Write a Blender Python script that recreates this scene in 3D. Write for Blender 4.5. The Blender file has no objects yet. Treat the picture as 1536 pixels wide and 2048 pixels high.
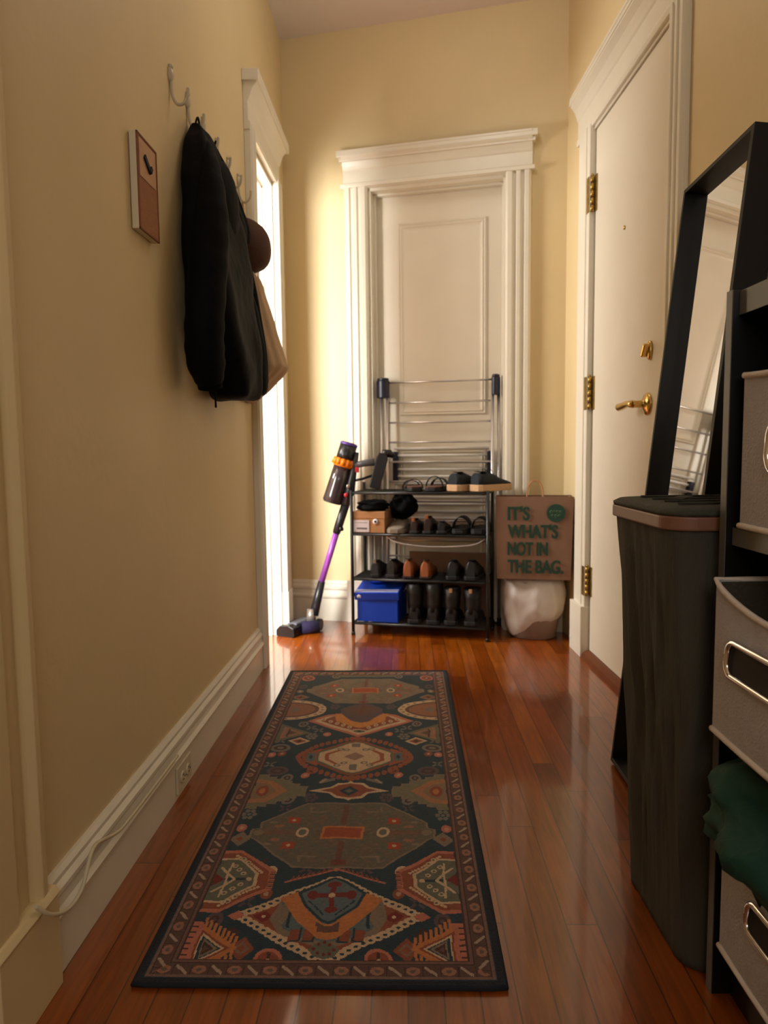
import bpy, math, random
import numpy as np
from mathutils import Vector, Matrix, noise
random.seed(7)
C = bpy.context.scene.collection
PI = math.pi
R = math.radians

# ---------------------------------------------------------------- camera
CAM_H = 0.86
sc = bpy.context.scene
cam_d = bpy.data.cameras.new('camera'); cam = bpy.data.objects.new('camera', cam_d); C.objects.link(cam)
_p, _r = R(5.09), R(0.663)
_X = Vector((1, 0, 0)); _Z = Vector((0, math.cos(_p), -math.sin(_p))); _Y = _Z.cross(_X)
_X2 = math.cos(_r) * _X + math.sin(_r) * _Y; _Y2 = -math.sin(_r) * _X + math.cos(_r) * _Y
cm = Matrix((_X2, -_Y2, -_Z)).transposed().to_4x4(); cm.translation = (0, 0, CAM_H)
cam.matrix_world = cm
cam_d.sensor_fit = 'VERTICAL'; cam_d.sensor_height = 36; cam_d.sensor_width = 27
cam_d.lens = 1420 / 2048 * 36
cam_d.clip_start = 0.02
cam_d.dof.use_dof = True; cam_d.dof.focus_distance = 1.35; cam_d.dof.aperture_fstop = 5.6
sc.camera = cam

# ---------------------------------------------------------------- exposure, world, lights
sc.view_settings.view_transform = 'Standard'; sc.view_settings.look = 'None'
sc.view_settings.gamma = 1; sc.view_settings.use_curve_mapping = False
sc.view_settings.exposure = 0.0
w = bpy.data.worlds.new('world'); sc.world = w; w.use_nodes = True
w.node_tree.nodes['Background'].inputs[0].default_value = (1.0, 0.90, 0.78, 1)
w.node_tree.nodes['Background'].inputs[1].default_value = 0.06

def area(name, loc, target, sx, sy, power, col, spread=180):
    l = bpy.data.lights.new(name, 'AREA'); l.shape = 'RECTANGLE'; l.size = sx; l.size_y = sy
    l.energy = power; l.color = col; l.spread = R(spread)
    o = bpy.data.objects.new(name, l); C.objects.link(o); o.location = loc
    o.rotation_euler = (Vector(target) - Vector(loc)).to_track_quat('-Z', 'Y').to_euler()
    return o
def bulb(name, loc, rad, power, col):
    l = bpy.data.lights.new(name, 'POINT'); l.energy = power; l.color = col; l.shadow_soft_size = rad
    o = bpy.data.objects.new(name, l); C.objects.link(o); o.location = loc
    return o
# bright side room, seen only through the doorway on the left
area('side_room_glow', (-1.50, 1.35, 1.45), (-0.56, 3.2, 1.35), 1.3, 1.1, 90, (1.0, 0.99, 0.95))
area('side_room_glow_by_door', (-1.20, 1.70, 1.28), (-0.62, 3.1, 1.28), 0.70, 1.35, 105, (1.0, 0.99, 0.95))
area('side_room_fill', (-1.75, 3.05, 1.75), (0.0, 3.1, 0.95), 0.7, 0.7, 66, (1.0, 0.99, 0.95))  # unseen mid-height panel, added to carry light to the hall's right side
# ceiling light of the hall, above the picture
bulb('hall_bulb', (0.25, 2.45, 2.62), 0.14, 5.4, (1.0, 0.97, 0.90))
# dim room behind the camera
area('rear_room_glow', (0.1, -1.5, 1.9), (0.1, 2.0, 0.7), 1.2, 1.0, 15.0, (1.0, 0.97, 0.90))

# ---------------------------------------------------------------- materials
def lin(c):
    return tuple(((x / 255) / 12.92 if x / 255 <= .04045 else ((x / 255 + .055) / 1.055) ** 2.4) for x in c)
def mat(name, rgb, rough=.5, metal=0.0, bump=0.0, bscale=60.0, var=0.0, vscale=8.0, spec=.5, coat=0.0, sheen=0.0, alpha=1.0, stretch=(1, 1, 1), trans=0.0):
    m = bpy.data.materials.new(name); m.use_nodes = True; nt = m.node_tree; b = nt.nodes['Principled BSDF']
    c = lin(rgb); b.inputs['Base Color'].default_value = (*c, 1); b.inputs['Roughness'].default_value = rough
    b.inputs['Metallic'].default_value = metal; b.inputs['Specular IOR Level'].default_value = spec
    b.inputs['Coat Weight'].default_value = coat; b.inputs['Coat Roughness'].default_value = .15
    b.inputs['Sheen Weight'].default_value = sheen
    if trans: b.inputs['Transmission Weight'].default_value = trans
    if alpha < 1: b.inputs['Alpha'].default_value = alpha
    tc = nt.nodes.new('ShaderNodeTexCoord'); mp = nt.nodes.new('ShaderNodeMapping'); mp.inputs['Scale'].default_value = stretch
    nt.links.new(tc.outputs['Object'], mp.inputs[0])
    if bump:
        n = nt.nodes.new('ShaderNodeTexNoise'); n.inputs['Scale'].default_value = bscale; n.inputs['Detail'].default_value = 4
        bp = nt.nodes.new('ShaderNodeBump'); bp.inputs['Strength'].default_value = bump; bp.inputs['Distance'].default_value = .01
        nt.links.new(mp.outputs[0], n.inputs['Vector']); nt.links.new(n.outputs['Fac'], bp.inputs['Height'])
        nt.links.new(bp.outputs[0], b.inputs['Normal'])
    if var:
        n = nt.nodes.new('ShaderNodeTexNoise'); n.inputs['Scale'].default_value = vscale; n.inputs['Detail'].default_value = 5
        rp = nt.nodes.new('ShaderNodeValToRGB')
        rp.color_ramp.elements[0].position = .3; rp.color_ramp.elements[1].position = .7
        rp.color_ramp.elements[0].color = (*[max(0, x * (1 - var)) for x in c], 1)
        rp.color_ramp.elements[1].color = (*[min(1, x * (1 + var)) for x in c], 1)
        nt.links.new(mp.outputs[0], n.inputs['Vector']); nt.links.new(n.outputs['Fac'], rp.inputs[0])
        nt.links.new(rp.outputs[0], b.inputs['Base Color'])
    return m
M = {}
M['wall'] = mat('wall_paint', (220, 198, 152), .55, bump=.12, bscale=35, var=.03, vscale=2)
M['ceil'] = mat('ceiling_paint', (232, 222, 222), .7, bump=.1, bscale=40)
M['trim'] = mat('trim_gloss_paint', (228, 220, 202), .32, bump=.10, bscale=22, var=.02)
M['door'] = mat('door_paint', (226, 216, 197), .38, bump=.10, bscale=18, var=.02)
M['brass'] = mat('brass', (222, 188, 118), .24, 1.0)
M['old_brass'] = mat('old_brass', (170, 140, 74), .4, 1.0, var=.3, vscale=60)
M['black_lacquer'] = mat('black_lacquer', (8, 8, 9), .5, spec=.3)
M['black_wood'] = mat('black_wood', (11, 11, 12), .38)
M['steel'] = mat('brushed_steel', (206, 200, 198), .34, .75)
M['white_coat'] = mat('white_coated_rod', (236, 232, 226), .35)
M['navy_plastic'] = mat('navy_plastic', (16, 18, 44), .35)
M['black_metal'] = mat('black_powder_metal', (22, 24, 24), .4)
M['rubber'] = mat('black_rubber', (14, 14, 14), .7)
M['black_leather'] = mat('black_leather', (12, 12, 13), .5, bump=.15, bscale=90)
M['dark_leather'] = mat('dark_brown_leather', (40, 26, 22), .4)
M['green_leather'] = mat('dark_green_leather', (17, 22, 21), .45)
M['tan_leather'] = mat('tan_leather', (140, 78, 42), .5)
M['tan'] = mat('tan_pull_tab', (178, 130, 84), .6)
M['navy_canvas'] = mat('navy_canvas', (18, 26, 36), .85, bump=.2, bscale=300)
M['espadrille'] = mat('tan_rope_sole', (196, 158, 118), .8, bump=.3, bscale=150)
M['brown_suede'] = mat('brown_suede', (92, 60, 48), .9)
M['grey_fabric'] = mat('grey_shoe_fabric', (128, 116, 102), .85, bump=.2, bscale=120)
M['black_cloth'] = mat('black_nylon', (6, 6, 8), .75, bump=.35, bscale=24, spec=.12)
M['black_wool'] = mat('black_fleece', (4, 6, 9), .9, bump=.3, bscale=40, spec=.1)
M['grey_cloth'] = mat('charcoal_cloth', (36, 36, 38), .85, bump=.3, bscale=60)
M['cap'] = mat('brown_cap_fabric', (76, 48, 34), .85, bump=.2, bscale=120)
M['tote'] = mat('beige_canvas', (176, 146, 112), .85, bump=.25, bscale=60, var=.06, vscale=9)
M['blue_card'] = mat('blue_card', (0, 62, 190), .5)
M['white_print'] = mat('white_print', (225, 225, 235), .5)
M['kraft'] = mat('kraft_card', (176, 128, 84), .7, var=.04, vscale=20)
M['kraft_dark'] = mat('kraft_paper', (132, 98, 76), .75, bump=.25, bscale=14, var=.08, vscale=6)
M['label'] = mat('white_label', (206, 198, 204), .6)
M['ink'] = mat('dark_ink', (40, 40, 40), .6)
M['green_ink'] = mat('green_ink', (22, 62, 44), .65)
M['logo_pale'] = mat('pale_green_ink', (78, 104, 78), .65)
M['white_bag'] = mat('white_plastic_bag', (222, 214, 208), .4, bump=.2, bscale=30)
M['bin'] = mat('bin_plastic', (150, 128, 116), .5)
M['hamper'] = mat('dark_olive_grey_fabric', (66, 63, 55), .85, bump=.35, bscale=160, var=.10, vscale=5, stretch=(3, 3, .6))
M['hamper_lid'] = mat('dark_olive_lid_fabric', (56, 56, 47), .8, bump=.3, bscale=160)
M['hamper_trim'] = mat('brown_leather_trim', (128, 88, 72), .45)
M['linen'] = mat('grey_brown_linen', (178, 173, 176), .9, bump=.35, bscale=260, var=.05, vscale=60)
M['linen_in'] = mat('olive_bin_lining', (66, 60, 48), .9, bump=.3, bscale=200)
M['piping'] = mat('pale_taupe_piping', (216, 202, 192), .8, bump=.3, bscale=200)
M['lit_edge'] = mat('lit_edge_grey', (92, 89, 87), .42)  # light caught by the black front edges, put into the colour
M['chrome'] = mat('chrome', (226, 224, 228), .12, 1.0)
M['green_cloth'] = mat('dark_green_velvet', (8, 60, 46), .85, bump=.3, bscale=50, sheen=.02, var=.12, vscale=12)
M['cork'] = mat('cork', (160, 108, 74), .9, bump=.3, bscale=200, var=.1, vscale=120)
M['cork_rim'] = mat('brown_rim', (126, 70, 30), .6)
M['paper'] = mat('pinkish_paper', (200, 158, 124), .8, var=.05, vscale=60)
M['white_plastic'] = mat('cream_plastic', (210, 198, 172), .4)
M['hook'] = mat('cream_painted_hook', (196, 184, 160), .35)
M['vac_dark'] = mat('vacuum_graphite', (36, 36, 40), .3)
M['vac_black'] = mat('vacuum_black', (18, 18, 20), .35)
M['vac_bin'] = mat('vacuum_smoked_bin', (58, 48, 52), .18, coat=.5)
M['vac_grey'] = mat('vacuum_grey', (96, 98, 106), .3)
M['vac_silver'] = mat('vacuum_silver', (168, 160, 150), .3, .6)
M['vac_orange'] = mat('vacuum_orange', (236, 130, 10), .3)
M['vac_purple'] = mat('vacuum_purple', (180, 96, 216), .28, .35)
M['vac_violet'] = mat('vacuum_violet', (92, 60, 160), .4)
M['roller'] = mat('roller_purple_bristle', (28, 20, 58), .9, bump=.6, bscale=220)
M['red'] = mat('red_button', (206, 50, 62), .4)
M['cable'] = mat('cream_cable', (206, 196, 166), .5)
M['dark_gap'] = mat('dark_slot', (30, 24, 18), .8)
M['rug_bind'] = mat('navy_binding', (22, 26, 38), .9, bump=.3, bscale=300)
mm = bpy.data.materials.new('mirror_glass'); mm.use_nodes = True
b_ = mm.node_tree.nodes['Principled BSDF']; b_.inputs['Metallic'].default_value = 1; b_.inputs['Roughness'].default_value = .012
b_.inputs['Base Color'].default_value = (.90, .91, .90, 1); M['mirror'] = mm

def floor_material():
    m = bpy.data.materials.new('oak_strip_floor'); m.use_nodes = True; nt = m.node_tree; N = nt.nodes; L = nt.links
    b = N['Principled BSDF']
    tc = N.new('ShaderNodeTexCoord'); mp = N.new('ShaderNodeMapping'); mp.inputs['Rotation'].default_value = (0, 0, R(1.7))
    L.new(tc.outputs['Object'], mp.inputs[0])
    sx = N.new('ShaderNodeSeparateXYZ'); L.new(mp.outputs[0], sx.inputs[0])
    def mth(op, a, b2=None):
        n = N.new('ShaderNodeMath'); n.operation = op
        for i, v in enumerate((a, b2)):
            if v is None: continue
            if isinstance(v, (int, float)): n.inputs[i].default_value = v
            else: L.new(v, n.inputs[i])
        return n.outputs[0]
    xr = mth('DIVIDE', mth('ADD', sx.outputs[0], 10.012), 0.0572)
    row = mth('FLOOR', xr); fx = mth('FRACT', xr)
    wn = N.new('ShaderNodeTexWhiteNoise'); wn.noise_dimensions = '1D'; L.new(row, wn.inputs['W'])
    yl = mth('ADD', mth('DIVIDE', sx.outputs[1], 0.92), mth('MULTIPLY', wn.outputs['Value'], 7.3))
    pid = mth('FLOOR', yl); fy = mth('FRACT', yl)
    cb = N.new('ShaderNodeCombineXYZ'); L.new(row, cb.inputs[0]); L.new(pid, cb.inputs[1])
    w2 = N.new('ShaderNodeTexWhiteNoise'); w2.noise_dimensions = '3D'; L.new(cb.outputs[0], w2.inputs['Vector'])
    rp = N.new('ShaderNodeValToRGB'); e = rp.color_ramp.elements
    e[0].position = 0; e[0].color = (*lin((124, 56, 6)), 1); e[1].position = 1; e[1].color = (*lin((180, 102, 26)), 1)
    for p, c in ((.3, (144, 70, 8)), (.6, (160, 82, 12)), (.8, (150, 70, 10))):
        k = rp.color_ramp.elements.new(p); k.color = (*lin(c), 1)
    L.new(w2.outputs['Value'], rp.inputs[0])
    # grain stretched along the strip, shifted per strip
    g = N.new('ShaderNodeMapping'); g.inputs['Scale'].default_value = (70, 5, 1)
    ad = N.new('ShaderNodeVectorMath'); ad.operation = 'ADD'; L.new(mp.outputs[0], ad.inputs[0]); L.new(w2.outputs['Color'], ad.inputs[1])
    L.new(ad.outputs[0], g.inputs[0])
    ns = N.new('ShaderNodeTexNoise'); ns.inputs['Scale'].default_value = 1.5; ns.inputs['Detail'].default_value = 6; ns.inputs['Distortion'].default_value = .6
    L.new(g.outputs[0], ns.inputs['Vector'])
    gr = N.new('ShaderNodeValToRGB'); gr.color_ramp.elements[0].position = .3; gr.color_ramp.elements[0].color = (.62, .58, .52, 1)
    gr.color_ramp.elements[1].position = .7; gr.color_ramp.elements[1].color = (1.1, 1.08, 1.05, 1)
    L.new(ns.outputs['Fac'], gr.inputs[0])
    mx = N.new('ShaderNodeMix'); mx.data_type = 'RGBA'; mx.blend_type = 'MULTIPLY'; mx.inputs[0].default_value = .95
    L.new(rp.outputs[0], mx.inputs[6]); L.new(gr.outputs[0], mx.inputs[7])
    # worn patches
    n3 = N.new('ShaderNodeTexNoise'); n3.inputs['Scale'].default_value = 4; n3.inputs['Detail'].default_value = 4
    L.new(mp.outputs[0], n3.inputs['Vector'])
    r3 = N.new('ShaderNodeValToRGB'); r3.color_ramp.elements[0].position = .35; r3.color_ramp.elements[0].color = (.72, .68, .64, 1)
    r3.color_ramp.elements[1].position = .6; r3.color_ramp.elements[1].color = (1, 1, 1, 1)
    L.new(n3.outputs['Fac'], r3.inputs[0])
    m2 = N.new('ShaderNodeMix'); m2.data_type = 'RGBA'; m2.blend_type = 'MULTIPLY'; m2.inputs[0].default_value = .6
    L.new(mx.outputs[2], m2.inputs[6]); L.new(r3.outputs[0], m2.inputs[7])
    gapx = mth('LESS_THAN', mth('MINIMUM', fx, mth('SUBTRACT', 1.0, fx)), 0.022)
    gapy = mth('LESS_THAN', fy, 0.0028)
    gap = mth('MAXIMUM', gapx, gapy)
    m3 = N.new('ShaderNodeMix'); m3.data_type = 'RGBA'; L.new(mth('MULTIPLY', gap, .75), m3.inputs[0])
    L.new(m2.outputs[2], m3.inputs[6]); m3.inputs[7].default_value = (*lin((46, 22, 10)), 1)
    L.new(m3.outputs[2], b.inputs['Base Color'])
    b.inputs['Roughness'].default_value = .30; b.inputs['Coat Weight'].default_value = .65; b.inputs['Coat Roughness'].default_value = .07
    bp = N.new('ShaderNodeBump'); bp.inputs['Strength'].default_value = .25; bp.inputs['Distance'].default_value = .004
    hh = mth('SUBTRACT', mth('MULTIPLY', n3.outputs['Fac'], .35), gap); L.new(hh, bp.inputs['Height']); L.new(bp.outputs[0], b.inputs['Normal'])
    return m
M['floor'] = floor_material()

# ---------------------------------------------------------------- frames (walls are not quite parallel)
lt, rt, ft = R(2.07), R(-1.0), R(14.05)
def frame(rotz, off, axis):
    m = Matrix.Rotation(rotz, 4, 'Z'); v = m @ Vector(axis); m.translation = v * off
    return m
FL = frame(-lt, -0.600, (1, 0, 0))      # x = out of the wall into the hall, y = along the hall
FRt = frame(-rt, 0.885, (1, 0, 0))      # x = into the wall (hall is negative)
FF = frame(-ft, 3.365, (0, 1, 0))       # x = to the right along the wall, y = into the wall
FW = Matrix.Identity(4)

# ---------------------------------------------------------------- mesh builder
class MB:
    def __init__(s): s.v = []; s.f = []; s.sm = []
    def add(s, vs, fs, smooth=False):
        o = len(s.v); s.v += [tuple(a) for a in vs]
        for f in fs: s.f.append(tuple(i + o for i in f)); s.sm.append(smooth)
        return s
    def box(s, x0, x1, y0, y1, z0, z1, mt=None):
        vs = [Vector((x, y, z)) for z in (z0, z1) for y in (y0, y1) for x in (x0, x1)]
        if mt is not None: vs = [mt @ a for a in vs]
        return s.add(vs, [(0, 2, 3, 1), (4, 5, 7, 6), (0, 1, 5, 4), (2, 6, 7, 3), (0, 4, 6, 2), (1, 3, 7, 5)])
    def prism(s, poly, h0, h1, axis='z', mt=None, smooth=False):
        def P(a, b, h):
            p = {'z': (a, b, h), 'y': (a, h, b), 'x': (h, a, b)}[axis]; p = Vector(p)
            return mt @ p if mt is not None else p
        n = len(poly); vs = [P(a, b, h0) for a, b in poly] + [P(a, b, h1) for a, b in poly]
        s.add(vs, [tuple(range(n))[::-1], tuple(range(n, 2 * n))])
        s.add(vs, [(i, (i + 1) % n, n + (i + 1) % n, n + i) for i in range(n)], smooth)
        return s
    def rings(s, rs, closed=True, cap=True, smooth=True):
        n = len(rs[0]); vs = [p for r in rs for p in r]; fs = []
        for k in range(len(rs) - 1):
            for i in range(n if closed else n - 1):
                j = (i + 1) % n; fs.append((k * n + i, k * n + j, (k + 1) * n + j, (k + 1) * n + i))
        s.add(vs, fs, smooth)
        if cap and closed:
            s.add(rs[0], [tuple(range(n))[::-1]], False); s.add(rs[-1], [tuple(range(n))], False)
        return s
    def tube(s, pts, r, n=10, cap=True, closed=False):
        pts = [Vector(p) for p in pts]; rr = r if isinstance(r, (list, tuple)) else [r] * len(pts)
        up = None; rs = []
        for i, p in enumerate(pts):
            if closed: t = pts[(i + 1) % len(pts)] - pts[i - 1]
            else: t = pts[min(i + 1, len(pts) - 1)] - pts[max(i - 1, 0)]
            t.normalize()
            if up is None: up = t.orthogonal().normalized()
            up = (up - t * up.dot(t)).normalized(); b = t.cross(up)
            rs.append([p + (up * math.cos(a) + b * math.sin(a)) * rr[i] for a in [2 * PI * k / n for k in range(n)]])
        if closed: rs.append(rs[0]); cap = False
        return s.rings(rs, True, cap)
    def cyl(s, a, b, r, r2=None, n=24):
        return s.tube([a, b], [r, r if r2 is None else r2], n)
    def lathe(s, prof, n=32, mt=None, smooth=True, cap=True):
        rs = []
        for r, z in prof:
            ring = [Vector((r * math.cos(2 * PI * k / n), r * math.sin(2 * PI * k / n), z)) for k in range(n)]
            if mt is not None: ring = [mt @ p for p in ring]
            rs.append(ring)
        return s.rings(rs, True, cap, smooth)
    def build(s, name, m, parent=None, mtx=None, bevel=0, seg=2, subsurf=0, loc=None):
        me = bpy.data.meshes.new(name); me.from_pydata([tuple(v) for v in s.v], [], s.f); me.materials.append(m)
        me.polygons.foreach_set('use_smooth', s.sm); me.update()
        o = bpy.data.objects.new(name, me); C.objects.link(o)
        if parent: o.parent = parent
        if mtx is not None: o.matrix_world = mtx
        if bevel:
            import bmesh
            bm = bmesh.new(); bm.from_mesh(me); bmesh.ops.remove_doubles(bm, verts=bm.verts, dist=1e-6); bmesh.ops.recalc_face_normals(bm, faces=bm.faces); bm.to_mesh(me); bm.free()
            md = o.modifiers.new('bevel', 'BEVEL'); md.width = bevel; md.segments = seg; md.limit_method = 'ANGLE'; md.angle_limit = R(40)
        else:
            import bmesh
            bm = bmesh.new(); bm.from_mesh(me); bmesh.ops.remove_doubles(bm, verts=bm.verts, dist=1e-6); bmesh.ops.recalc_face_normals(bm, faces=bm.faces); bm.to_mesh(me); bm.free()
        if subsurf:
            md = o.modifiers.new('subsurf', 'SUBSURF'); md.levels = subsurf; md.render_levels = subsurf
        return o
def tag(o, label=None, cat=None, group=None, kind=None):
    if label: o['label'] = label
    if cat: o['category'] = cat
    if group: o['group'] = group
    if kind: o['kind'] = kind
    return o
def thing(name, label, cat, fr=FW, loc=(0, 0, 0), rz=0, group=None, kind=None):
    o = bpy.data.objects.new(name, None); C.objects.link(o); o.empty_display_size = .05
    o.matrix_world = fr @ Matrix.Translation(loc) @ Matrix.Rotation(rz, 4, 'Z')
    return tag(o, label, cat, group, kind)
def struct(name, mb, m, mtx=None, parent=None, label=None, bevel=0):
    o = mb.build(name, m, parent, mtx, bevel)
    if not parent: tag(o, label, None, None, 'structure')
    elif label: o['label'] = label
    return o
def smoothpath(pts, n=6):
    pts = [Vector(p) for p in pts]; out = []
    for i in range(len(pts) - 1):
        p0 = pts[max(i - 1, 0)]; p1 = pts[i]; p2 = pts[i + 1]; p3 = pts[min(i + 2, len(pts) - 1)]
        for k in range(n):
            t = k / n
            out.append(.5 * ((2 * p1) + (p2 - p0) * t + (2 * p0 - 5 * p1 + 4 * p2 - p3) * t * t + (3 * p1 - p0 - 3 * p2 + p3) * t ** 3))
    out.append(pts[-1]); return out
def isect(a, pa, b, pb):      # plan intersection of two wall lines given in frames a, b (line direction = local axis)
    da = (a.to_3x3() @ Vector(pa[1])).xy; db = (b.to_3x3() @ Vector(pb[1])).xy
    qa = (a @ Vector(pa[0])).xy; qb = (b @ Vector(pb[0])).xy
    det = da.x * (-db.y) + db.x * da.y; r = qb - qa
    t = (r.x * (-db.y) + db.x * r.y) / det
    return t

H = 2.813
cornerL_s = isect(FL, ((0, 0, 0), (0, 1, 0)), FF, ((0, 0, 0), (1, 0, 0)))      # along left wall
cornerR_s = isect(FRt, ((0, 0, 0), (0, 1, 0)), FF, ((0, 0, 0), (1, 0, 0)))
fL = isect(FF, ((0, 0, 0), (1, 0, 0)), FL, ((0, 0, 0), (0, 1, 0)))
fR = isect(FF, ((0, 0, 0), (1, 0, 0)), FRt, ((0, 0, 0), (0, 1, 0)))

# ================================================================= STRUCTURE
struct('floor', MB().box(-3.2, 1.2, -2.2, 4.2, -.06, 0), M['floor'])
struct('ceiling', MB().box(-3.2, 1.2, -2.2, 4.2, H, H + .06), M['ceil'])
# left wall with the doorway of the side room
D0, D1, DT, TH = 2.785, 3.235, 2.03, 0.07
wl = MB(); wl.box(-TH, 0, -2.1, D0, 0, H).box(-TH, 0, D1, cornerL_s, 0, H).box(-TH, 0, D0, D1, DT, H)
struct('wall_left', wl, M['wall'], FL)
# far wall with the recessed door
F0, F1, FT = -.902, -.256, 2.085
wf = MB(); wf.box(fL - .1, F0, 0, .12, 0, H).box(F1, fR + .05, 0, .12, 0, H).box(F0, F1, 0, .12, FT, H)
wf.box(F0 - .1, F1 + .1, .20, .24, 0, H).box(F0 - .1, F0, .12, .20, 0, H).box(F1, F1 + .1, .12, .20, 0, H).box(F0, F1, .12, .2, FT, H)
struct('wall_far', wf, M['wall'], FF)
# right wall with the entry door opening
E0, E1, ET = 2.115, 2.832, 2.085
wr = MB(); wr.box(0, .12, -2.1, E0, 0, H).box(0, .12, E1, cornerR_s, 0, H).box(0, .12, E0, E1, ET, H)
struct('wall_right', wr, M['wall'], FRt)
struct('wall_back', MB().box(-3.2, 1.2, -2.2, -2.1, 0, H), M['wall'])
struct('wall_side_room_back', MB().box(-3.2, -3.1, -2.1, 4.1, 0, H), M['wall'])
struct('wall_side_room_far', MB().box(-3.1, -.60, 3.95, 4.05, 0, H), M['wall'])

# baseboards
bp_prof = [(0, 0), (.018, 0), (.018, .092), (.024, .096), (.026, .104), (.018, .112), (.015, .126), (.020, .134), (.020, .142), (.012, .150), (.012, .158), (.006, .166), (0, .166)]
struct('baseboard_left', MB().prism(bp_prof, 1.065, D0 - .072, 'y'), M['trim'], FL)
bf = [(-a, z * 1.22) for a, z in bp_prof]
struct('baseboard_far', MB().prism([(a, z) for a, z in bf], fL, -1.03, 'x').prism([(a, z) for a, z in bf], -.125, fR, 'x'), M['trim'], FF)
struct('baseboard_right', MB().prism([(-a, z) for a, z in bp_prof], -2.0, 2.0, 'y'), M['trim'], FRt)

# casing profile: across (0 = outer edge .. w = inner edge), height out of the wall
def casing_prof(wd, d):
    pr = [(0, 0), (0, .7), (.08, 1), (.24, 1), (.28, .62), (.38, .62), (.42, 1), (.56, 1), (.60, .62), (.70, .62), (.74, 1), (.92, 1), (1, .6), (1, 0)]
    return [(a * wd, b * d) for a, b in pr]
# far door casing (fluted) with crown head
def crown_prof(d):  # (out, z) relative, z from 0 to .13
    return [(0, 0), (.8 * d, 0), (.9 * d, .012), (.8 * d, .024), (.62 * d, .026), (.62 * d, .082), (.8 * d, .088), (.95 * d, .10), (1.25 * d, .118), (1.6 * d, .128), (1.9 * d, .136), (1.9 * d, .152), (2.1 * d, .156), (2.1 * d, .166), (0, .166)]
cw = .113
m1 = MB()
m1.prism([(F0 - cw + a, -b) for a, b in casing_prof(cw, .030)], 0, FT + .008, 'z')
m1.prism([(F1 + cw - a, -b) for a, b in casing_prof(cw, .030)], 0, FT + .008, 'z')
m1.prism([(-a, FT + .002 + z) for a, z in crown_prof(.026)], F0 - cw - .006, F1 + cw + .006, 'x')
m1.box(F0 - cw - .028, F1 + cw + .028, -.052, 0, FT + .140, FT + .168)
m1.box(F0 - cw - .018, F1 + cw + .018, -.040, 0, FT + .122, FT + .140)
m1.box(F0 - cw - .016, F1 + cw + .016, -.034, 0, FT + .004, FT + .022)
m1.box(F0 - cw - .012, F0 + .004, -.036, 0, 0, .21)
m1.box(F1 - .004, F1 + cw + .012, -.036, 0, 0, .21)
m1.box(F0, F0 + .012, -.002, .13, 0, FT).box(F1 - .012, F1, -.002, .13, 0, FT).box(F0, F1, -.002, .13, FT - .012, FT)
m1.box(F0 + .012, F0 + .022, .045, .075, 0, FT - .012).box(F1 - .022, F1 - .012, .045, .075, 0, FT - .012).box(F0 + .012, F1 - .012, .045, .075, FT - .022, FT - .012)
struct('trim_1', m1, M['trim'], FF, bevel=.002)
# left doorway casing
cl = .068
m2 = MB()
m2.prism([(b, D0 - cl + a) for a, b in casing_prof(cl, .032)], 0, DT + .03, 'z')
m2.prism([(b, D1 + .105 - a) for a, b in casing_prof(.105, .032)], 0, DT + .03, 'z')
m2.prism([(a, DT + .010 + z * 1.25) for a, z in crown_prof(.030)], D0 - cl - .004, D1 + .11, 'y')
m2.box(0, .062, D0 - cl - .016, D1 + .135, DT + .178, DT + .218)
m2.box(-TH - .005, 0, D0, D0 + .012, 0, DT).box(-TH - .005, .004, D1 - .012, D1, 0, DT).box(-TH - .005, .004, D0, D1, DT - .012, DT)
m2.box(-.06, -.040, D1 - .022, D1 - .012, 0, DT - .012).box(-.06, -.040, D0, D1, DT - .024, DT - .012)
m2.box(0, .036, D1 - .004, D1 + .115, 0, .20)
struct('trim_2', m2, M['trim'], FL, bevel=.002)
# entry door casing
m3 = MB()
cr = .10
m3.prism([(-b, E0 - cr + a) for a, b in casing_prof(cr, .026)], 0, ET + .01, 'z')
m3.box(-.026, 0, E1, E1 + .145, 0, ET + .01)
m3.box(-.030, -.024, E1 + .035, E1 + .045, 0, ET + .01)
m3.prism([(-a, ET + z * 1.16) for a, z in crown_prof(.025)], E0 - cr - .01, E1 + .2, 'y')
m3.box(-.050, 0, E0 - cr - .03, E1 + .215, ET + .165, ET + .195)
m3.box(-.040, 0, E1 - .002, E1 + .155, 0, .21)
m3.box(.010, .12, E0, E0 + .012, 0, ET).box(.010, .12, E1 - .004, E1, 0, ET).box(-.01, .12, E0, E1, ET - .012, ET)
struct('trim_3', m3, M['trim'], FRt, bevel=.002)
# casing of a nearer doorway on the left, at the edge of the picture
m4 = MB()
m4.prism([(b, 1.052 - a) for a, b in [(0, 0), (0, .016), (.006, .024), (.022, .026), (.030, .018), (.036, .010), (.075, .012), (.085, .022), (.15, .022), (.15, 0)]], 0.16, 2.2, 'z')
m4.box(0, .030, .90, 1.066, 0, .152)
m4.prism([(0, .152), (.030, .152), (.034, .158), (.026, .168), (0, .170)], .90, 1.066, 'y')
struct('trim_4', m4, M['wall'], FL, bevel=.0015)
# threshold of the entry door
thr_mat = mat('threshold_wood', (112, 62, 34), .4, var=.12, vscale=10, stretch=(8, 1, 1))
struct('trim_5', MB().prism([(-.037, 0), (-.030, .018), (-.010, .030), (.10, .030), (.10, 0)], E0 + .001, E1 - .001, 'y'), thr_mat, FRt)

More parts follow.
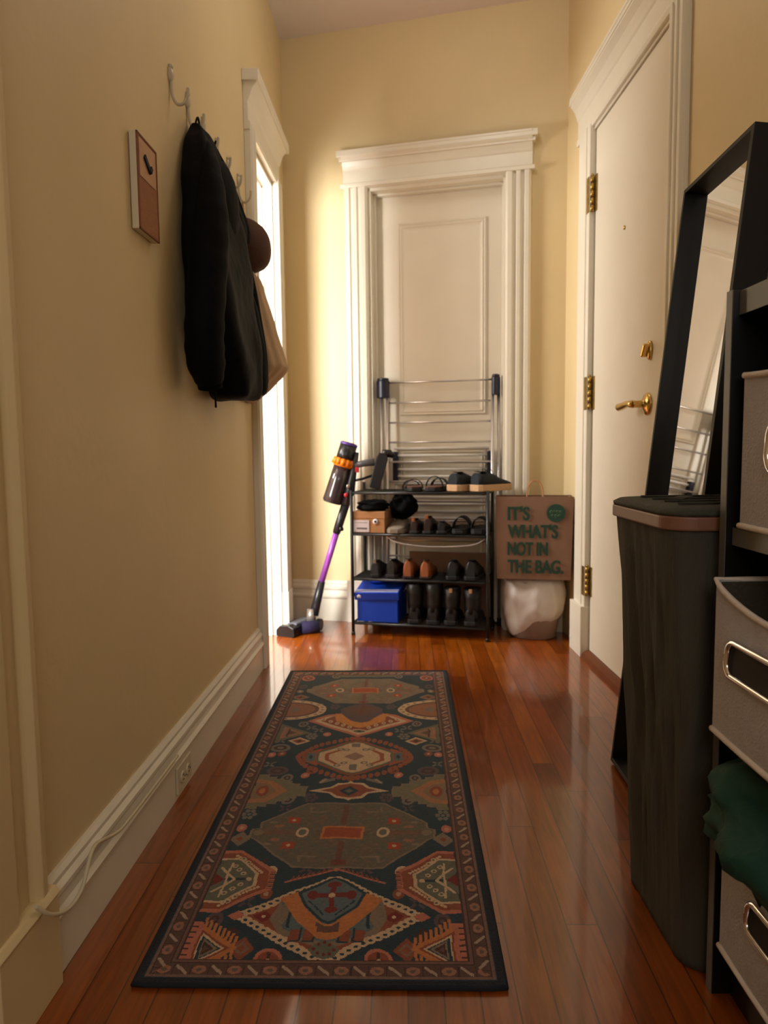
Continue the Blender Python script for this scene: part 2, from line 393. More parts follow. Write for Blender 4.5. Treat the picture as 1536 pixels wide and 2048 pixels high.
# far door slab (thing of the room): rails, panel mouldings
d1 = struct('door_1', MB().box(F0 + .013, F1 - .013, .078, .118, .01, FT - .014), M['door'], FF)
def panel(parent, x0, x1, z0, z1, y, name='door_panel'):
    mb = MB(); wz = .034
    prof = [(0, 0), (0, .004), (.006, .009), (.012, .004), (.018, .008), (.026, .002), (.034, 0)]
    def ring(off, h): return [Vector((x0 + off, y - h, z0 + off)), Vector((x1 - off, y - h, z0 + off)), Vector((x1 - off, y - h, z1 - off)), Vector((x0 + off, y - h, z1 - off))]
    mb.rings([ring(a, h) for a, h in prof], True, False, False)
    return mb.build(name, M['door'], parent)
panel(d1, F0 + .125, F1 - .095, 1.02, 1.935, .078)
panel(d1, F0 + .125, F1 - .095, .22, .86, .078)

# entry door
d2 = struct('door_2', MB().box(-.003, .038, E0 + .013, E1 - .008, .032, ET - .016), M['door'], FRt)
for z0, z1 in ((1.765, 1.90), (1.005, 1.135), (.255, .375)):
    hb = MB(); hb.box(-.007, -.0035, E1 - .030, E1 - .010, z0, z1)
    hb.box(-.0275, -.0262, E1 + .001, E1 + .03, z0, z1)
    for k in range(5):
        a = z0 + (z1 - z0) * k / 5; hb.cyl((-.016, E1 - .006, a + .001), (-.016, E1 - .006, a + (z1 - z0) / 5 - .001), .008, n=12)
    hg = hb.build('hinge', M['old_brass'], d2); hg['label'] = 'old brass hinge'
    MB().lathe([(.0045, 0), (.0045, .004), (.002, .008)], 12, Matrix.Translation((-.016, E1 - .006, z1))).build('hinge_pin', M['old_brass'], hg)
Kz, Ks = .992, 2.262
kb = MB(); ry = Matrix.Translation((-.003, Ks, Kz)) @ Matrix.Rotation(-PI / 2, 4, 'Y')
kb.lathe([(.036, 0), (.036, .003), (.033, .008), (.022, .012), (.014, .016), (.012, .020), (.011, .045), (.013, .050)], 28, ry)
lv = kb.build('lever_handle', M['brass'], d2); lv['label'] = 'brass lever handle on a round rosette'
lm = MB(); lm.tube(smoothpath([(-.048, Ks, Kz), (-.054, Ks + .012, Kz + .001), (-.056, Ks + .04, Kz + .002), (-.057, Ks + .075, Kz - .002), (-.058, Ks + .105, Kz - .004)], 5), [.012 if i < 6 else .010 + .003 * (i - 6) / 14 for i in range(21)], 14)
lm.build('lever', M['brass'], lv)
db = MB(); rz_ = Matrix.Translation((-.003, 2.248, 1.158)) @ Matrix.Rotation(-PI / 2, 4, 'Y') @ Matrix.Diagonal((1.5, .8, 1, 1))
db.lathe([(.020, 0), (.020, .006), (.016, .010), (.008, .012)], 24, rz_)
dbo = db.build('deadbolt_plate', M['brass'], d2)
tm = Matrix.Translation((-.022, 2.248, 1.158)) @ Matrix.Rotation(R(35), 4, 'X')
MB().box(-.010, .010, -.006, .006, -.022, .022, tm).build('thumb_turn', M['brass'], dbo, bevel=.004)
MB().lathe([(.007, 0), (.007, .003), (.004, .004), (.003, .002)], 16, Matrix.Translation((-.003, 2.500, 1.607)) @ Matrix.Rotation(-PI / 2, 4, 'Y')).build('peephole', M['old_brass'], d2)

# ================================================================= RUG
def build_rug():
    Wd, Ln = .606, 1.617
    nx, ny = 320, 850
    us = (np.arange(nx) + .5) / nx * Wd - Wd / 2; vs = (np.arange(ny) + .5) / ny * Ln
    U, V = np.meshgrid(us, vs); A = np.abs(U)
    rng = np.random.default_rng(3)
    # slight hand-knotted waviness of the drawing
    U0 = U + .0012 * np.sin(V * 90) ; V0 = V + .0015 * np.sin(U * 60 + V * 12)
    A0 = np.abs(U0)
    navy = (36, 54, 64); rust = (132, 70, 48); orange = (180, 110, 62); cream = (190, 160, 130); pink = (176, 104, 84)
    sage = (96, 96, 82); brown = (98, 68, 58); dkbrown = (70, 46, 42); purp = (86, 70, 76); blue = (86, 98, 102); red = (112, 38, 32); taupe = (124, 106, 90); grey = (112, 104, 98)
    col = np.empty(U.shape + (3,)); col[:] = lin(navy)
    def P(mask, c, mixv=1.0):
        col[mask] = col[mask] * (1 - mixv) + np.array(lin(c)) * mixv
    def poly(pts, X=None, Y=None):
        X = U0 if X is None else X; Y = V0 if Y is None else Y
        ins = np.zeros(X.shape, bool); n = len(pts)
        for i in range(n):
            x1, y1 = pts[i]; x2, y2 = pts[(i + 1) % n]
            if y1 == y2: continue
            c = ((y1 > Y) != (y2 > Y)) & (X < (x2 - x1) * (Y - y1) / (y2 - y1) + x1)
            ins ^= c
        return ins
    def ell(cx, cy, rx, ry, X=A0): return ((X - cx) / rx) ** 2 + ((V0 - cy) / ry) ** 2 < 1
    def dia(cx, cy, rx, ry, X=A0): return np.abs(X - cx) / rx + np.abs(V0 - cy) / ry < 1
    def rect(x0, x1, y0, y1, X=A0): return (X > x0) & (X < x1) & (V0 > y0) & (V0 < y1)
    def seg(a, b, wdt, X=A0):
        ax, ay = a; bx, by = b; dx, dy = bx - ax, by - ay; L2 = dx * dx + dy * dy
        t = np.clip(((X - ax) * dx + (V0 - ay) * dy) / L2, 0, 1)
        return np.hypot(X - ax - t * dx, V0 - ay - t * dy) < wdt
    fx = .248
    # ---- small filler motifs scattered over the navy field
    fil = [(.212, .155, 'o', purp), (.175, .110, 'o', dkbrown), (.095, .052, 'b', pink), (.145, .078, 'd', rust), (.062, .315, 'x', purp), (.137, .305, 'r', cream), (.165, .335, 'x', dkbrown),
           (.228, .425, 'd', taupe), (.236, .470, 'p', pink), (.232, .530, 'f', grey), (.130, .232, 'p', rust), (.165, .205, 'x', purp), (.150, .560, 'x', purp), (.150, .600, 'o', grey), (.095, .615, 'f', purp),
           (.170, .718, 'o', grey), (.125, .735, 'p', pink), (.110, .765, 'o', rust), (.205, .760, 'e', purp), (.232, .800, 'x', grey), (.238, .860, 'p', pink), (.210, .865, 'p', rust), (.222, .905, 'e', grey),
           (.175, .955, 'q', cream), (.230, .955, 'x', grey), (.140, .990, 'f', grey), (.095, 1.005, 'p', pink), (.125, 1.035, 'x', grey), (.075, 1.060, 'x', purp), (.150, 1.055, 'x', grey), (.180, 1.085, 'o', grey),
           (.095, 1.235, 'f', purp), (.150, 1.250, 'x', grey), (.225, 1.325, 'q', taupe), (.235, 1.385, 'p', taupe), (.230, 1.435, 'r', purp), (.225, 1.53, 'b', pink), (.06, 1.57, 'x', grey), (.12, 1.55, 'o', grey)]
    for cx, cy, k, c in fil:
        if k == 'o': P(ell(cx, cy, .016, .022), c); P(ell(cx, cy, .009, .012), dkbrown); P(ell(cx, cy, .004, .006), c)
        if k == 'p': P(ell(cx, cy, .012, .016), c); P(ell(cx, cy, .005, .007), cream, .6)
        if k == 'r': P(ell(cx, cy, .015, .020), c); P(ell(cx, cy, .007, .008), navy)
        if k == 'b': P(ell(cx, cy, .025, .030), c); P(ell(cx, cy, .019, .022), rust); P(seg((cx - .014, cy), (cx + .014, cy), .003), dkbrown); P(seg((cx, cy - .018), (cx, cy + .018), .003), dkbrown); P(ell(cx, cy, .004, .005), cream)
        if k == 'd': P(dia(cx, cy, .024, .030), c); P(dia(cx, cy, .015, .018), taupe, .6); P(dia(cx, cy, .008, .010), rust)
        if k == 'q': P(dia(cx, cy, .034, .028), c); P(dia(cx, cy, .022, .017), rust); P(ell(cx, cy, .006, .007), dkbrown)
        if k == 'e': P(ell(cx, cy, .030, .026), c); P(ell(cx, cy, .020, .016), dkbrown); P(ell(cx, cy, .010, .008), c)
        if k == 'x':
            for s1 in (-1, 1): P(seg((cx - .011, cy - s1 * .012), (cx + .011, cy + s1 * .012), .0035), c)
            P(ell(cx, cy, .004, .005), navy)
        if k == 'f':
            for an in range(6):
                a = an * PI / 3; P(ell(cx + .013 * math.cos(a), cy + .017 * math.sin(a), .006, .008), c)
            P(ell(cx, cy, .005, .006), c)
    # ---- corner toothed triangles near the viewer
    P(poly([(.152, .080), (.225, .138), (.262, .138), (.262, .032), (.205, .032)], A0), orange)
    for k in range(8):
        cx = .160 + .0092 * k; ht = .086 + (.225 - .152 and (cx - .152) / .073 * .058); lo = .074 - (cx - .152) / .053 * .048
        P(rect(cx - .0028, cx + .0028, ht - .008, ht + .017), orange); P(rect(cx - .0028, cx + .0028, max(.033, lo - .015), max(.036, lo + .006)), orange)
    P(rect(.228, .262, .030, .148), pink)
    for k in range(7): P(rect(.238, .252, .045 + k * .0145, .049 + k * .0145), dkbrown)
    P(poly([(.166, .080), (.229, .128), (.229, .034)], A0), rust)
    P(poly([(.174, .080), (.225, .120), (.225, .042)], A0), cream)
    P(poly([(.181, .080), (.222, .112), (.222, .049)], A0), navy)
    P(poly([(.186, .080), (.217, .106), (.217, .055)], A0), taupe)
    P(poly([(.193, .080), (.214, .098), (.214, .063)], A0), dkbrown)
    P(poly([(.202, .080), (.211, .088), (.211, .072)], A0), brown)
    # ---- near chained diamond
    cy, rx, ry = .165, .176, .122
    def D(f): return A0 / (rx * f) + np.abs(V0 - cy) / (ry * f) < 1
    P(D(1.0), orange)
    P(D(.90), rust)
    # beads of the chain on the border
    for sgn in (1, -1):
        for k in range(14):
            t = (k + .5) / 14; bx = rx * .965 * (1 - t); by = cy + sgn * ry * .965 * t
            P(ell(bx, by, .0115, .0098), cream); P(ell(bx + .002, by, .0040, .0034), navy)
    P(dia(.174, .165, .016, .014), pink)
    P(dia(.122, .165, .020, .016), red); P(ell(.122, .165, .004, .004), cream)
    # inner figures
    P(poly([(.052, .236), (.098, .214), (.110, .160), (.090, .120), (.050, .098), (0, .080), (0, .24)], A0), taupe)
    P(poly([(.050, .230), (.094, .208), (.100, .170), (.080, .130), (.040, .104), (0, .100), (0, .24)], A0), blue)
    P(poly([(.080, .205), (.100, .195), (.102, .155), (.088, .135), (.076, .160)], A0), taupe)
    P(seg((.074, .205), (.074, .135), .003), navy)
    for xx in (.030, .056):
        P(rect(xx - .008, xx + .012, .098, .128), rust); P(seg((xx - .008, .10), (xx - .008, .132), .002), navy); P(seg((xx - .008, .099), (xx + .010, .097), .002), navy)
    P(poly([(.100, .218), (.066, .238), (.050, .190), (.010, .148), (0, .145), (0, .104), (.018, .108), (.058, .150), (.076, .178)], A0), orange)
    P(poly([(.0, .128), (.022, .140), (.022, .152), (0, .136)], A0) | rect(0, .020, .124, .140), brown)
    P(poly([(0, .286), (.020, .276), (.068, .236), (.052, .194), (.012, .152), (0, .146)], A0), navy)
    P(poly([(0, .280), (.016, .270), (.060, .232), (.046, .196), (.010, .158), (0, .153)], A0), blue)
    P(rect(0, .046, .222, .236), red); P(rect(0, .005, .180, .266), red); P(ell(.038, .229, .010, .014), red); P(ell(0, .262, .014, .009), red); P(ell(0, .186, .012, .009), red)
    P(ell(0, .229, .007, .007), cream)
    for k in range(3): P(seg((.012 + .012 * k, .172 + .014 * k), (.020 + .012 * k, .182 + .014 * k), .0018), navy)
    P(poly([(0, .105), (.016, .092), (.028, .078), (.018, .062), (0, .056)], A0), sage)
    for px, py in ((0, .098), (.018, .080), (0, .068), (.010, .092), (.010, .070)): P(ell(px, py, .003, .004), red)
    # comb above the diamond
    P(seg((.004, .312), (.100, .268), .0028), pink)
    for k in range(9):
        t = k / 9; P(seg((.008 + t * .09, .312 - t * .041), (.004 + t * .09, .322 - t * .041), .002), rust)
    P(ell(0, .314, .006, .008), pink)
    # ---- side hexagon medallions
    for f, c in ((1.0, pink), (.90, rust), (.72, cream), (.66, sage)):
        cyh = .277; 
        P(poly([(fx, cyh + .102 * f), (.212, cyh + .102 * f), (.248 - .124 * f, cyh + .030 * f), (.248 - .124 * f, cyh - .030 * f), (.212, cyh - .102 * f), (fx, cyh - .102 * f)], A0), c)
    for k in range(12):
        t = (k + .5) / 12
        for sgn in (1, -1):
            P(ell(.150 + t * .07, .277 + sgn * (.022 + t * .062), .0035, .004), cream)
    for k in range(9): P(seg((.124 + .0, .25 + k * .0066), (.134, .25 + k * .0066), .0012), dkbrown)
    P(seg((.180, .277), (.222, .277), .004), navy); P(ell(.176, .277, .006, .006), cream)
    for sgn in (1, -1):
        P(seg((.205, .277), (.240, .277 + sgn * .040), .0028), cream); P(seg((.222, .277), (.222, .277 + sgn * .055), .0024), cream)
        for k in range(5):
            a, b2 = (.190 + .012 * (k % 3), .277 + sgn * (.018 + .013 * k))
            P(ell(a, b2, .006, .006), cream); P(ell(a, b2, .003, .003), sage)
        P(poly([(.226, .277), (.248, .277 + .022), (.248, .277 - .022)], A0), red)
    # ---- big octagon
    def octa(cyo, rxo, ryo, c):
        P(poly([(0, cyo + ryo), (.45 * rxo, cyo + ryo), (.92 * rxo, cyo + .32 * ryo), (.92 * rxo, cyo + .14 * ryo), (rxo, cyo + .10 * ryo), (rxo, cyo - .14 * ryo), (.92 * rxo, cyo - .22 * ryo), (.45 * rxo, cyo - ryo), (0, cyo - ryo)], A0), c)
    for cyo, ryo, cc in ((.452, .136, (98, 90, 76)), (1.395, .128, (118, 104, 90))):
        octa(cyo, .212, ryo, taupe); octa(cyo, .206, ryo * .96, cc)
        blotch = (np.sin(U0 * 47 + V0 * 21) * np.sin(V0 * 63 - U0 * 17)) > .25
        inside = poly([(0, cyo + ryo * .9), (.09, cyo + ryo * .9), (.185, cyo + .1 * ryo), (.185, cyo - .1 * ryo), (.09, cyo - ryo * .9), (0, cyo - ryo * .9)], A0)
        P(blotch & inside, (112, 88, 74), .5); P((np.sin(U0 * 120 + 3 * np.sin(V0 * 80)) * np.sin(V0 * 150 + U0 * 30) > .2) & inside, (82, 90, 82), .45); P((np.sin(U0 * 210 - V0 * 90) * np.sin(V0 * 260) > .45) & inside, (128, 92, 76), .35)
        P(rect(0, .060, cyo - .012, cyo + .010), brown, .5)
        P(rect(.110, .185, cyo - .008, cyo + .012), rust, .35)
        P(rect(0, .048, cyo - .024, cyo + .028), orange); P(rect(0, .042, cyo - .018, cyo + .022), (150, 70, 44))
        for sgn in (1, -1):
            P(rect(.103, .132, cyo + sgn * .052 - .013, cyo + sgn * .052 + .013), (160, 66, 40)); P(ell(.117, cyo + sgn * .052, .005, .005), cream)
            P(ell(.150, cyo + sgn * .028, .012, .006), pink, .5); P(ell(.165, cyo + sgn * .045, .010, .005), taupe)
            P(rect(0, .006, cyo + sgn * .08 - .045, cyo + sgn * .08 + .045), red, .55)
            P(seg((.050, cyo + sgn * .092), (.085, cyo + sgn * .092), .003), taupe); P(seg((.085, cyo + sgn * .092), (.085, cyo + sgn * .112), .003), taupe)
        P(rect(0, .016, cyo - .125, cyo - .105), red, .6)
        P(ell(.092, cyo + .002, .015, .021), cream); P(ell(.092, cyo + .002, .009, .013), sage)
        P(ell(.192, cyo, .012, .012), taupe)
    # ---- stepped side medallions
    for k in range(6):
        x0 = .245 - .022 * (k + 1); hh = .088 - .013 * k
        P(rect(x0 - .004, fx, .647 - hh - .004, .647 + hh + .004), taupe)
    for k in range(6):
        x0 = .245 - .022 * (k + 1); hh = .088 - .013 * k
        P(rect(x0, fx, .647 - hh, .647 + hh), (112, 106, 84))
    P(poly([(.248, .712), (.205, .704), (.158, .647), (.205, .590), (.248, .582)], A0), (168, 106, 70), .75); P(poly([(.248, .692), (.212, .684), (.186, .647), (.212, .610), (.248, .602)], A0), (120, 104, 84), .8)
    P(ell(.222, .647, .016, .028), rust); P(ell(.222, .647, .008, .014), orange)
    # ---- pointed cartouche
    P(poly([(0, .706), (.008, .694), (.034, .690), (.050, .668), (.104, .650), (.050, .634), (.034, .612), (.008, .608), (0, .600)], A0), cream)
    P(poly([(0, .690), (.030, .680), (.044, .662), (.074, .650), (.044, .640), (.030, .622), (0, .616)], A0), rust)
    P(dia(0, .650, .026, .026), navy); P(dia(0, .650, .012, .012), sage)
    P(poly([(.040, .720), (.085, .700), (.075, .688), (.040, .705)], A0), grey)
    P(poly([(.060, .712), (.070, .716), (.085, .690), (.078, .688)], A0), cream, .5)
    # ---- serrated medallion
    for k in range(26):
        a = (k + .5) / 26 * PI; 
        ex = .160 * math.sin(a) ** 1.3; ey = .846 + .128 * math.copysign(abs(math.cos(a)) ** 1.3, math.cos(a))
        P(ell(ex, ey, .0075, .014), (140, 78, 54))
    P(poly([(0, .962), (.030, .950), (.098, .896), (.146, .872), (.150, .846), (.146, .820), (.098, .798), (.030, .744), (0, .732)], A0), (134, 74, 50))
    P(poly([(.10, .90), (.135, .880), (.135, .815), (.10, .79)], A0), (152, 84, 54))
    P(rect(.112, .136, .820, .872), blue); P(ell(.124, .846, .005, .012), navy)
    P(poly([(0, .950), (.022, .944), (.108, .878), (.108, .816), (.022, .752), (0, .744)], A0), sage)
    P(poly([(0, .944), (.020, .938), (.102, .872), (.102, .822), (.020, .758), (0, .750)], A0), cream)
    P(poly([(.040, .905), (.084, .868), (.084, .826), (.040, .790), (.040, .800), (.072, .830), (.072, .862), (.040, .894)], A0), (150, 84, 52))
    P(dia(0, .850, .030, .026), (140, 110, 94)); P(rect(0, .012, .912, .936), grey); P(rect(0, .010, .765, .800), grey)
    for px, py in ((.028, .895), (.028, .810), (.045, .90), (.045, .795)): P(ell(px, py, .010, .008), grey); P(ell(px, py, .005, .004), cream)
    # ---- upper half diamond with gold V
    P(poly([(0, .985), (.170, 1.108), (.110, 1.165), (0, 1.190)], A0), pink)
    P(poly([(0, 1.000), (.150, 1.108), (.105, 1.150), (0, 1.18)], A0), cream)
    P(poly([(0, 1.02), (.128, 1.110), (.09, 1.15), (0, 1.18)], A0), rust)
    for k in range(5): P(ell(.030 + .022 * k, 1.060 + .016 * k, .007, .011), cream); P(ell(.030 + .022 * k, 1.060 + .016 * k, .003, .005), grey)
    P(ell(0, 1.028, .026, .016), cream); P(ell(0, 1.028, .018, .010), sage); P(ell(0, 1.028, .006, .006), dkbrown)
    P(poly([(0, 1.055), (.030, 1.070), (.078, 1.110), (.086, 1.175), (.060, 1.160), (.030, 1.110), (0, 1.098)], A0), (190, 124, 62))
    P(poly([(0, 1.098), (.022, 1.105), (.070, 1.175), (.070, 1.215), (.030, 1.255), (0, 1.262)], A0), purp)
    P(poly([(0, 1.150), (.040, 1.175), (.060, 1.205), (.030, 1.240), (0, 1.250)], A0), brown)
    P(rect(0, .004, 1.18, 1.28), red, .6)
    # ---- cream arched side medallions
    P(ell(.262, 1.208, .142, .090) & (A0 < fx), cream); P(ell(.262, 1.208, .118, .070) & (A0 < fx), brown); P(ell(.262, 1.208, .105, .060) & (A0 < fx), (138, 92, 70)); P(ell(.225, 1.208, .014, .016), grey)
    for k in range(11):
        a = PI / 2 + PI * (k + .5) / 11; P(ell(.262 + .130 * math.cos(a), 1.208 + .080 * math.sin(a), .006, .005) & (A0 < fx), taupe)
    # ---- side triangles
    P(poly([(.148, 1.015), (.248, 1.085), (.248, .945)], A0), (100, 96, 78))
    P(poly([(.168, 1.015), (.236, 1.062), (.236, .968)], A0), pink, .7)
    P(poly([(.178, 1.015), (.226, 1.048), (.226, .982)], A0), taupe); P(poly([(.190, 1.015), (.220, 1.036), (.220, .994)], A0), brown)
    P(seg((.216, .985), (.216, 1.045), .002), dkbrown)
    # ---- far end
    P(poly([(.0, 1.545), (.10, 1.545), (.14, 1.575), (.0, 1.575)], A0), sage)
    # ---- border
    edge = np.minimum(np.minimum(Wd / 2 - np.abs(U), V), Ln - V)
    side = (Wd / 2 - np.abs(U)) <= np.minimum(V, Ln - V)
    P(edge < .054, (70, 48, 44)); P(edge < .051, (112, 80, 70)); P(edge < .045, (62, 44, 40)); P(edge < .043, (88, 62, 54)); 
    run = np.where(side, V, U + 1.0); ph = (run / .030) % 1.0; alt = np.floor(run / .030).astype(int) % 2
    ec = (edge - .029)
    mot = ((ph - .5) * .030 / .012) ** 2 + (ec / .0095) ** 2 < 1
    mot2 = np.abs((ph - .5) * .030 - np.where(alt == 0, 1, -1) * ec * 1.1) < .0042
    msk = (edge > .018) & (edge < .040)
    P(msk & mot & (alt == 0), (150, 102, 82)); P(msk & mot & (alt == 0) & (((ph - .5) * .030 / .005) ** 2 + (ec / .004) ** 2 < 1), (96, 84, 72))
    P(msk & mot2 & (alt == 1) & (np.abs(ph - .5) < .36), (160, 138, 120))
    P(msk & (np.abs(ph) < .07), (66, 48, 44))
    P(edge < .018, (62, 44, 40)); P(edge < .0165, (118, 88, 78)); P(edge < .011, navy); P(edge < .0095, (24, 30, 42))
    # worn, mottled wool
    nz = rng.normal(0, 1, U.shape); k = np.array([1, 2, 1]) / 4
    nzs = np.apply_along_axis(lambda a: np.convolve(a, k, 'same'), 0, nz); nzs = np.apply_along_axis(lambda a: np.convolve(a, k, 'same'), 1, nzs)
    col *= (1 + .16 * nzs)[..., None]
    col = np.clip(col, 0, 1)
    # mesh
    gx = np.linspace(-Wd / 2 + .006, Wd / 2 - .006, nx + 1); gy = np.linspace(.006, Ln - .006, ny + 1)
    GX, GY = np.meshgrid(gx, gy)
    wave = .0012 * np.sin(GY * 9 + GX * 3) * (np.abs(GX) / .3) ** 2
    GZ = .0075 + np.abs(wave)
    co = np.stack([GX, GY, GZ], -1).reshape(-1, 3)
    i = np.arange(ny)[:, None] * (nx + 1) + np.arange(nx)[None, :]
    quads = np.stack([i, i + 1, i + nx + 2, i + nx + 1], -1).reshape(-1)
    me = bpy.data.meshes.new('pile'); me.vertices.add(len(co)); me.vertices.foreach_set('co', co.ravel())
    nf = nx * ny; me.loops.add(nf * 4); me.loops.foreach_set('vertex_index', quads.astype(np.int32))
    me.polygons.add(nf); me.polygons.foreach_set('loop_start', (np.arange(nf) * 4).astype(np.int32)); me.polygons.foreach_set('loop_total', np.full(nf, 4, np.int32))
    me.update(); 
    at = me.color_attributes.new('pattern', 'FLOAT_COLOR', 'CORNER')
    cc = np.concatenate([col.reshape(-1, 3), np.ones((nf, 1))], 1); at.data.foreach_set('color', np.repeat(cc, 4, axis=0).astype(np.float32).ravel())
    m = bpy.data.materials.new('woven_rug'); m.use_nodes = True; nt = m.node_tree; b = nt.nodes['Principled BSDF']
    a = nt.nodes.new('ShaderNodeAttribute'); a.attribute_name = 'pattern'; nt.links.new(a.outputs['Color'], b.inputs['Base Color'])
    b.inputs['Roughness'].default_value = .92; b.inputs['Sheen Weight'].default_value = .12; b.inputs['Specular IOR Level'].default_value = .2
    tcn = nt.nodes.new('ShaderNodeTexCoord'); n = nt.nodes.new('ShaderNodeTexNoise'); n.inputs['Scale'].default_value = 420
    bp = nt.nodes.new('ShaderNodeBump'); bp.inputs['Strength'].default_value = .5; bp.inputs['Distance'].default_value = .003
    nt.links.new(tcn.outputs['Object'], n.inputs['Vector']); nt.links.new(n.outputs['Fac'], bp.inputs['Height']); nt.links.new(bp.outputs[0], b.inputs['Normal'])
    me.materials.append(m)
    t = thing('runner_rug', 'patterned runner rug of navy, rust and cream medallions lying along the wooden floor', 'rug', FW, (-.114, 1.06, 0), -R(1.665))
    o = bpy.data.objects.new('pile', me); C.objects.link(o); o.parent = t
    bd = MB(); pth = []
    cs = [(-Wd / 2 + .004, .004), (Wd / 2 - .004, .004), (Wd / 2 - .004, Ln - .004), (-Wd / 2 + .004, Ln - .004)]
    for q in range(4):
        a, b2 = Vector((*cs[q], .005)), Vector((*cs[(q + 1) % 4], .005))
        for k in range(30): pth.append(a.lerp(b2, (k + .01) / 30))
    bd.tube(pth, .0048, 8, closed=True)
    bo = bd.build('edge_binding', M['rug_bind'], t); bo['label'] = 'navy overlocked edge'
    MB().box(-Wd / 2 + .005, Wd / 2 - .005, .005, Ln - .005, .0008, .0072).build('backing', M['rug_bind'], t)
build_rug()
#PART2
# ================================================================= LEFT WALL: hooks, clothes, cork board, outlet, cable
HZ = 1.833
hook_s = [1.872, 2.012, 2.158, 2.303, 2.448, 2.592]
hook_lab = ['empty cream wall hook nearest the camera', 'cream wall hook holding the loop of the black puffer jacket', 'cream wall hook right behind the top of the black jackets',
            'cream wall hook above the shoulder of the dark fleece', 'cream wall hook above the dark fleece, second from the doorway', 'cream wall hook closest to the doorway, above the brown cap']
def make_hook(lab, s):
    t = thing('wall_hook', lab, 'hook', FL, (0, s, HZ - .085), group='cream hooks in a row on the left wall')
    j = MB(); j.tube(smoothpath([(.004, 0, .070), (.005, 0, .035), (.008, 0, .010), (.018, 0, -.008), (.033, 0, -.008), (.044, 0, .006), (.047, 0, .024)], 6), .0042, 10)
    j.lathe([(.0002, -.004), (.004, -.002), (.0045, .001), (.003, .004), (.0002, .005)], 12, Matrix.Translation((.047, 0, .026)))
    j.build('prong', M['hook'], t)
    p = MB(); p.lathe([(.013, 0), (.013, .005), (.008, .010), (.0005, .012)], 20, Matrix.Translation((0, 0, .062)) @ Matrix.Rotation(PI / 2, 4, 'Y') @ Matrix.Diagonal((1.5, 1, 1, 1)))
    p.lathe([(.007, 0), (.007, .008), (.0005, .012)], 14, Matrix.Translation((0, 0, .082)) @ Matrix.Rotation(PI / 2, 4, 'Y'))
    p.build('back_plate', M['hook'], t)
    return t
hk = make_hook(hook_lab[0], hook_s[0])
for s_, lab in zip(hook_s[1:], hook_lab[1:]):
    h2 = hk.copy(); C.objects.link(h2); h2.matrix_world = FL @ Matrix.Translation((0, s_, HZ - .085)); h2['label'] = lab
    for ch in list(hk.children):
        c2 = ch.copy(); C.objects.link(c2); c2.parent = h2

def garment(rows, n=48, folds=7, amp=.010, seed=0, wr=.006, e=.55):
    """rows: (z, s_near, s_far, v_back, v_front) in the left wall frame; folds run down the cloth"""
    mb = MB(); rs = []
    for k, (z, a, b, v0, v1) in enumerate(rows):
        ring = []
        fade = min(1, k / 3)
        for i in range(n):
            t = 2 * PI * i / n; c, s = math.cos(t), math.sin(t)
            X = (v0 + v1) / 2 + (v1 - v0) / 2 * math.copysign(abs(c) ** e, c)
            Y = (a + b) / 2 + (b - a) / 2 * math.copysign(abs(s) ** e, s)
            f = math.sin(t * folds + seed + z * 3) * amp * fade * (.4 + .6 * max(0, c))
            wv = noise.noise(Vector((X * 9 + seed, Y * 9, z * 11))) * wr * fade
            d = Vector((c, s * 1.0)).normalized()
            ring.append(Vector((max(.003, X + d.x * (f + wv)), Y + d.y * (f + wv), z + noise.noise(Vector((Y * 8, X * 8, seed))) * .010 * fade)))
        rs.append(ring)
    return mb.rings(rs)
def lerp_rows(rows, m=5):
    out = []
    P = [Vector(r) if False else r for r in rows]
    for i in range(len(P) - 1):
        for k in range(m):
            t = k / m; p0 = P[max(i - 1, 0)]; p1 = P[i]; p2 = P[i + 1]; p3 = P[min(i + 2, len(P) - 1)]
            out.append(tuple(.5 * (2 * b + (c - a) * t + (2 * a - 5 * b + 4 * c - d) * t * t + (3 * b - a - 3 * c + d) * t ** 3) for a, b, c, d in zip(p0, p1, p2, p3)))
    out.append(P[-1]); return out
# black puffer jacket on the second hook
jk = thing('jacket', 'black puffer jacket hanging by its loop from the second hook', 'jacket', FL)
A = [(1.752, 2.005, 2.045, .012, .034), (1.725, 1.985, 2.075, .008, .050), (1.69, 1.955, 2.11, .004, .064), (1.64, 1.925, 2.16, .004, .080), (1.57, 1.895, 2.22, .004, .098), (1.48, 1.87, 2.26, .004, .112),
     (1.38, 1.85, 2.285, .004, .124), (1.26, 1.85, 2.29, .004, .136), (1.16, 1.90, 2.29, .004, .142), (1.10, 1.965, 2.29, .006, .142), (1.055, 2.01, 2.285, .01, .140), (1.022, 2.04, 2.27, .02, .132), (1.012, 2.07, 2.24, .035, .115)]
garment(lerp_rows(A), folds=5, amp=.006, seed=1.2, wr=.012).build('body', M['black_cloth'], jk)
sl = MB(); sp = smoothpath([(.060, 1.975, 1.68), (.082, 1.925, 1.58), (.092, 1.885, 1.46), (.088, 1.860, 1.34), (.080, 1.838, 1.20), (.074, 1.850, 1.11), (.074, 1.885, 1.045)], 8)
nsp = len(sp); rad = [(.016 + .034 * math.sin(min(1, i / 26) * PI / 2)) * (1 + .025 * math.sin(i * 1.35)) * (1 if i < nsp - 7 else 1 - .045 * (i - nsp + 7)) for i in range(nsp)]
sl.tube(sp, rad, 22); sl.build('sleeve', M['black_cloth'], jk)
MB().tube([sp[-2], sp[-1] + Vector((0, .006, -.018))], [rad[-1] * .92, rad[-1] * .86], 20).build('cuff', M['black_wool'], jk)
MB().tube(smoothpath([(.020, 2.012, 1.742), (.026, 2.026, 1.775), (.030, 2.035, 1.735)], 5), .003, 8).build('hanging_loop', M['black_cloth'], jk)
MB().tube([(.082, 1.905, 1.03), (.083, 1.905, .99), (.083, 1.906, .975)], .0028, 8).build('drawstring', M['black_cloth'], jk)
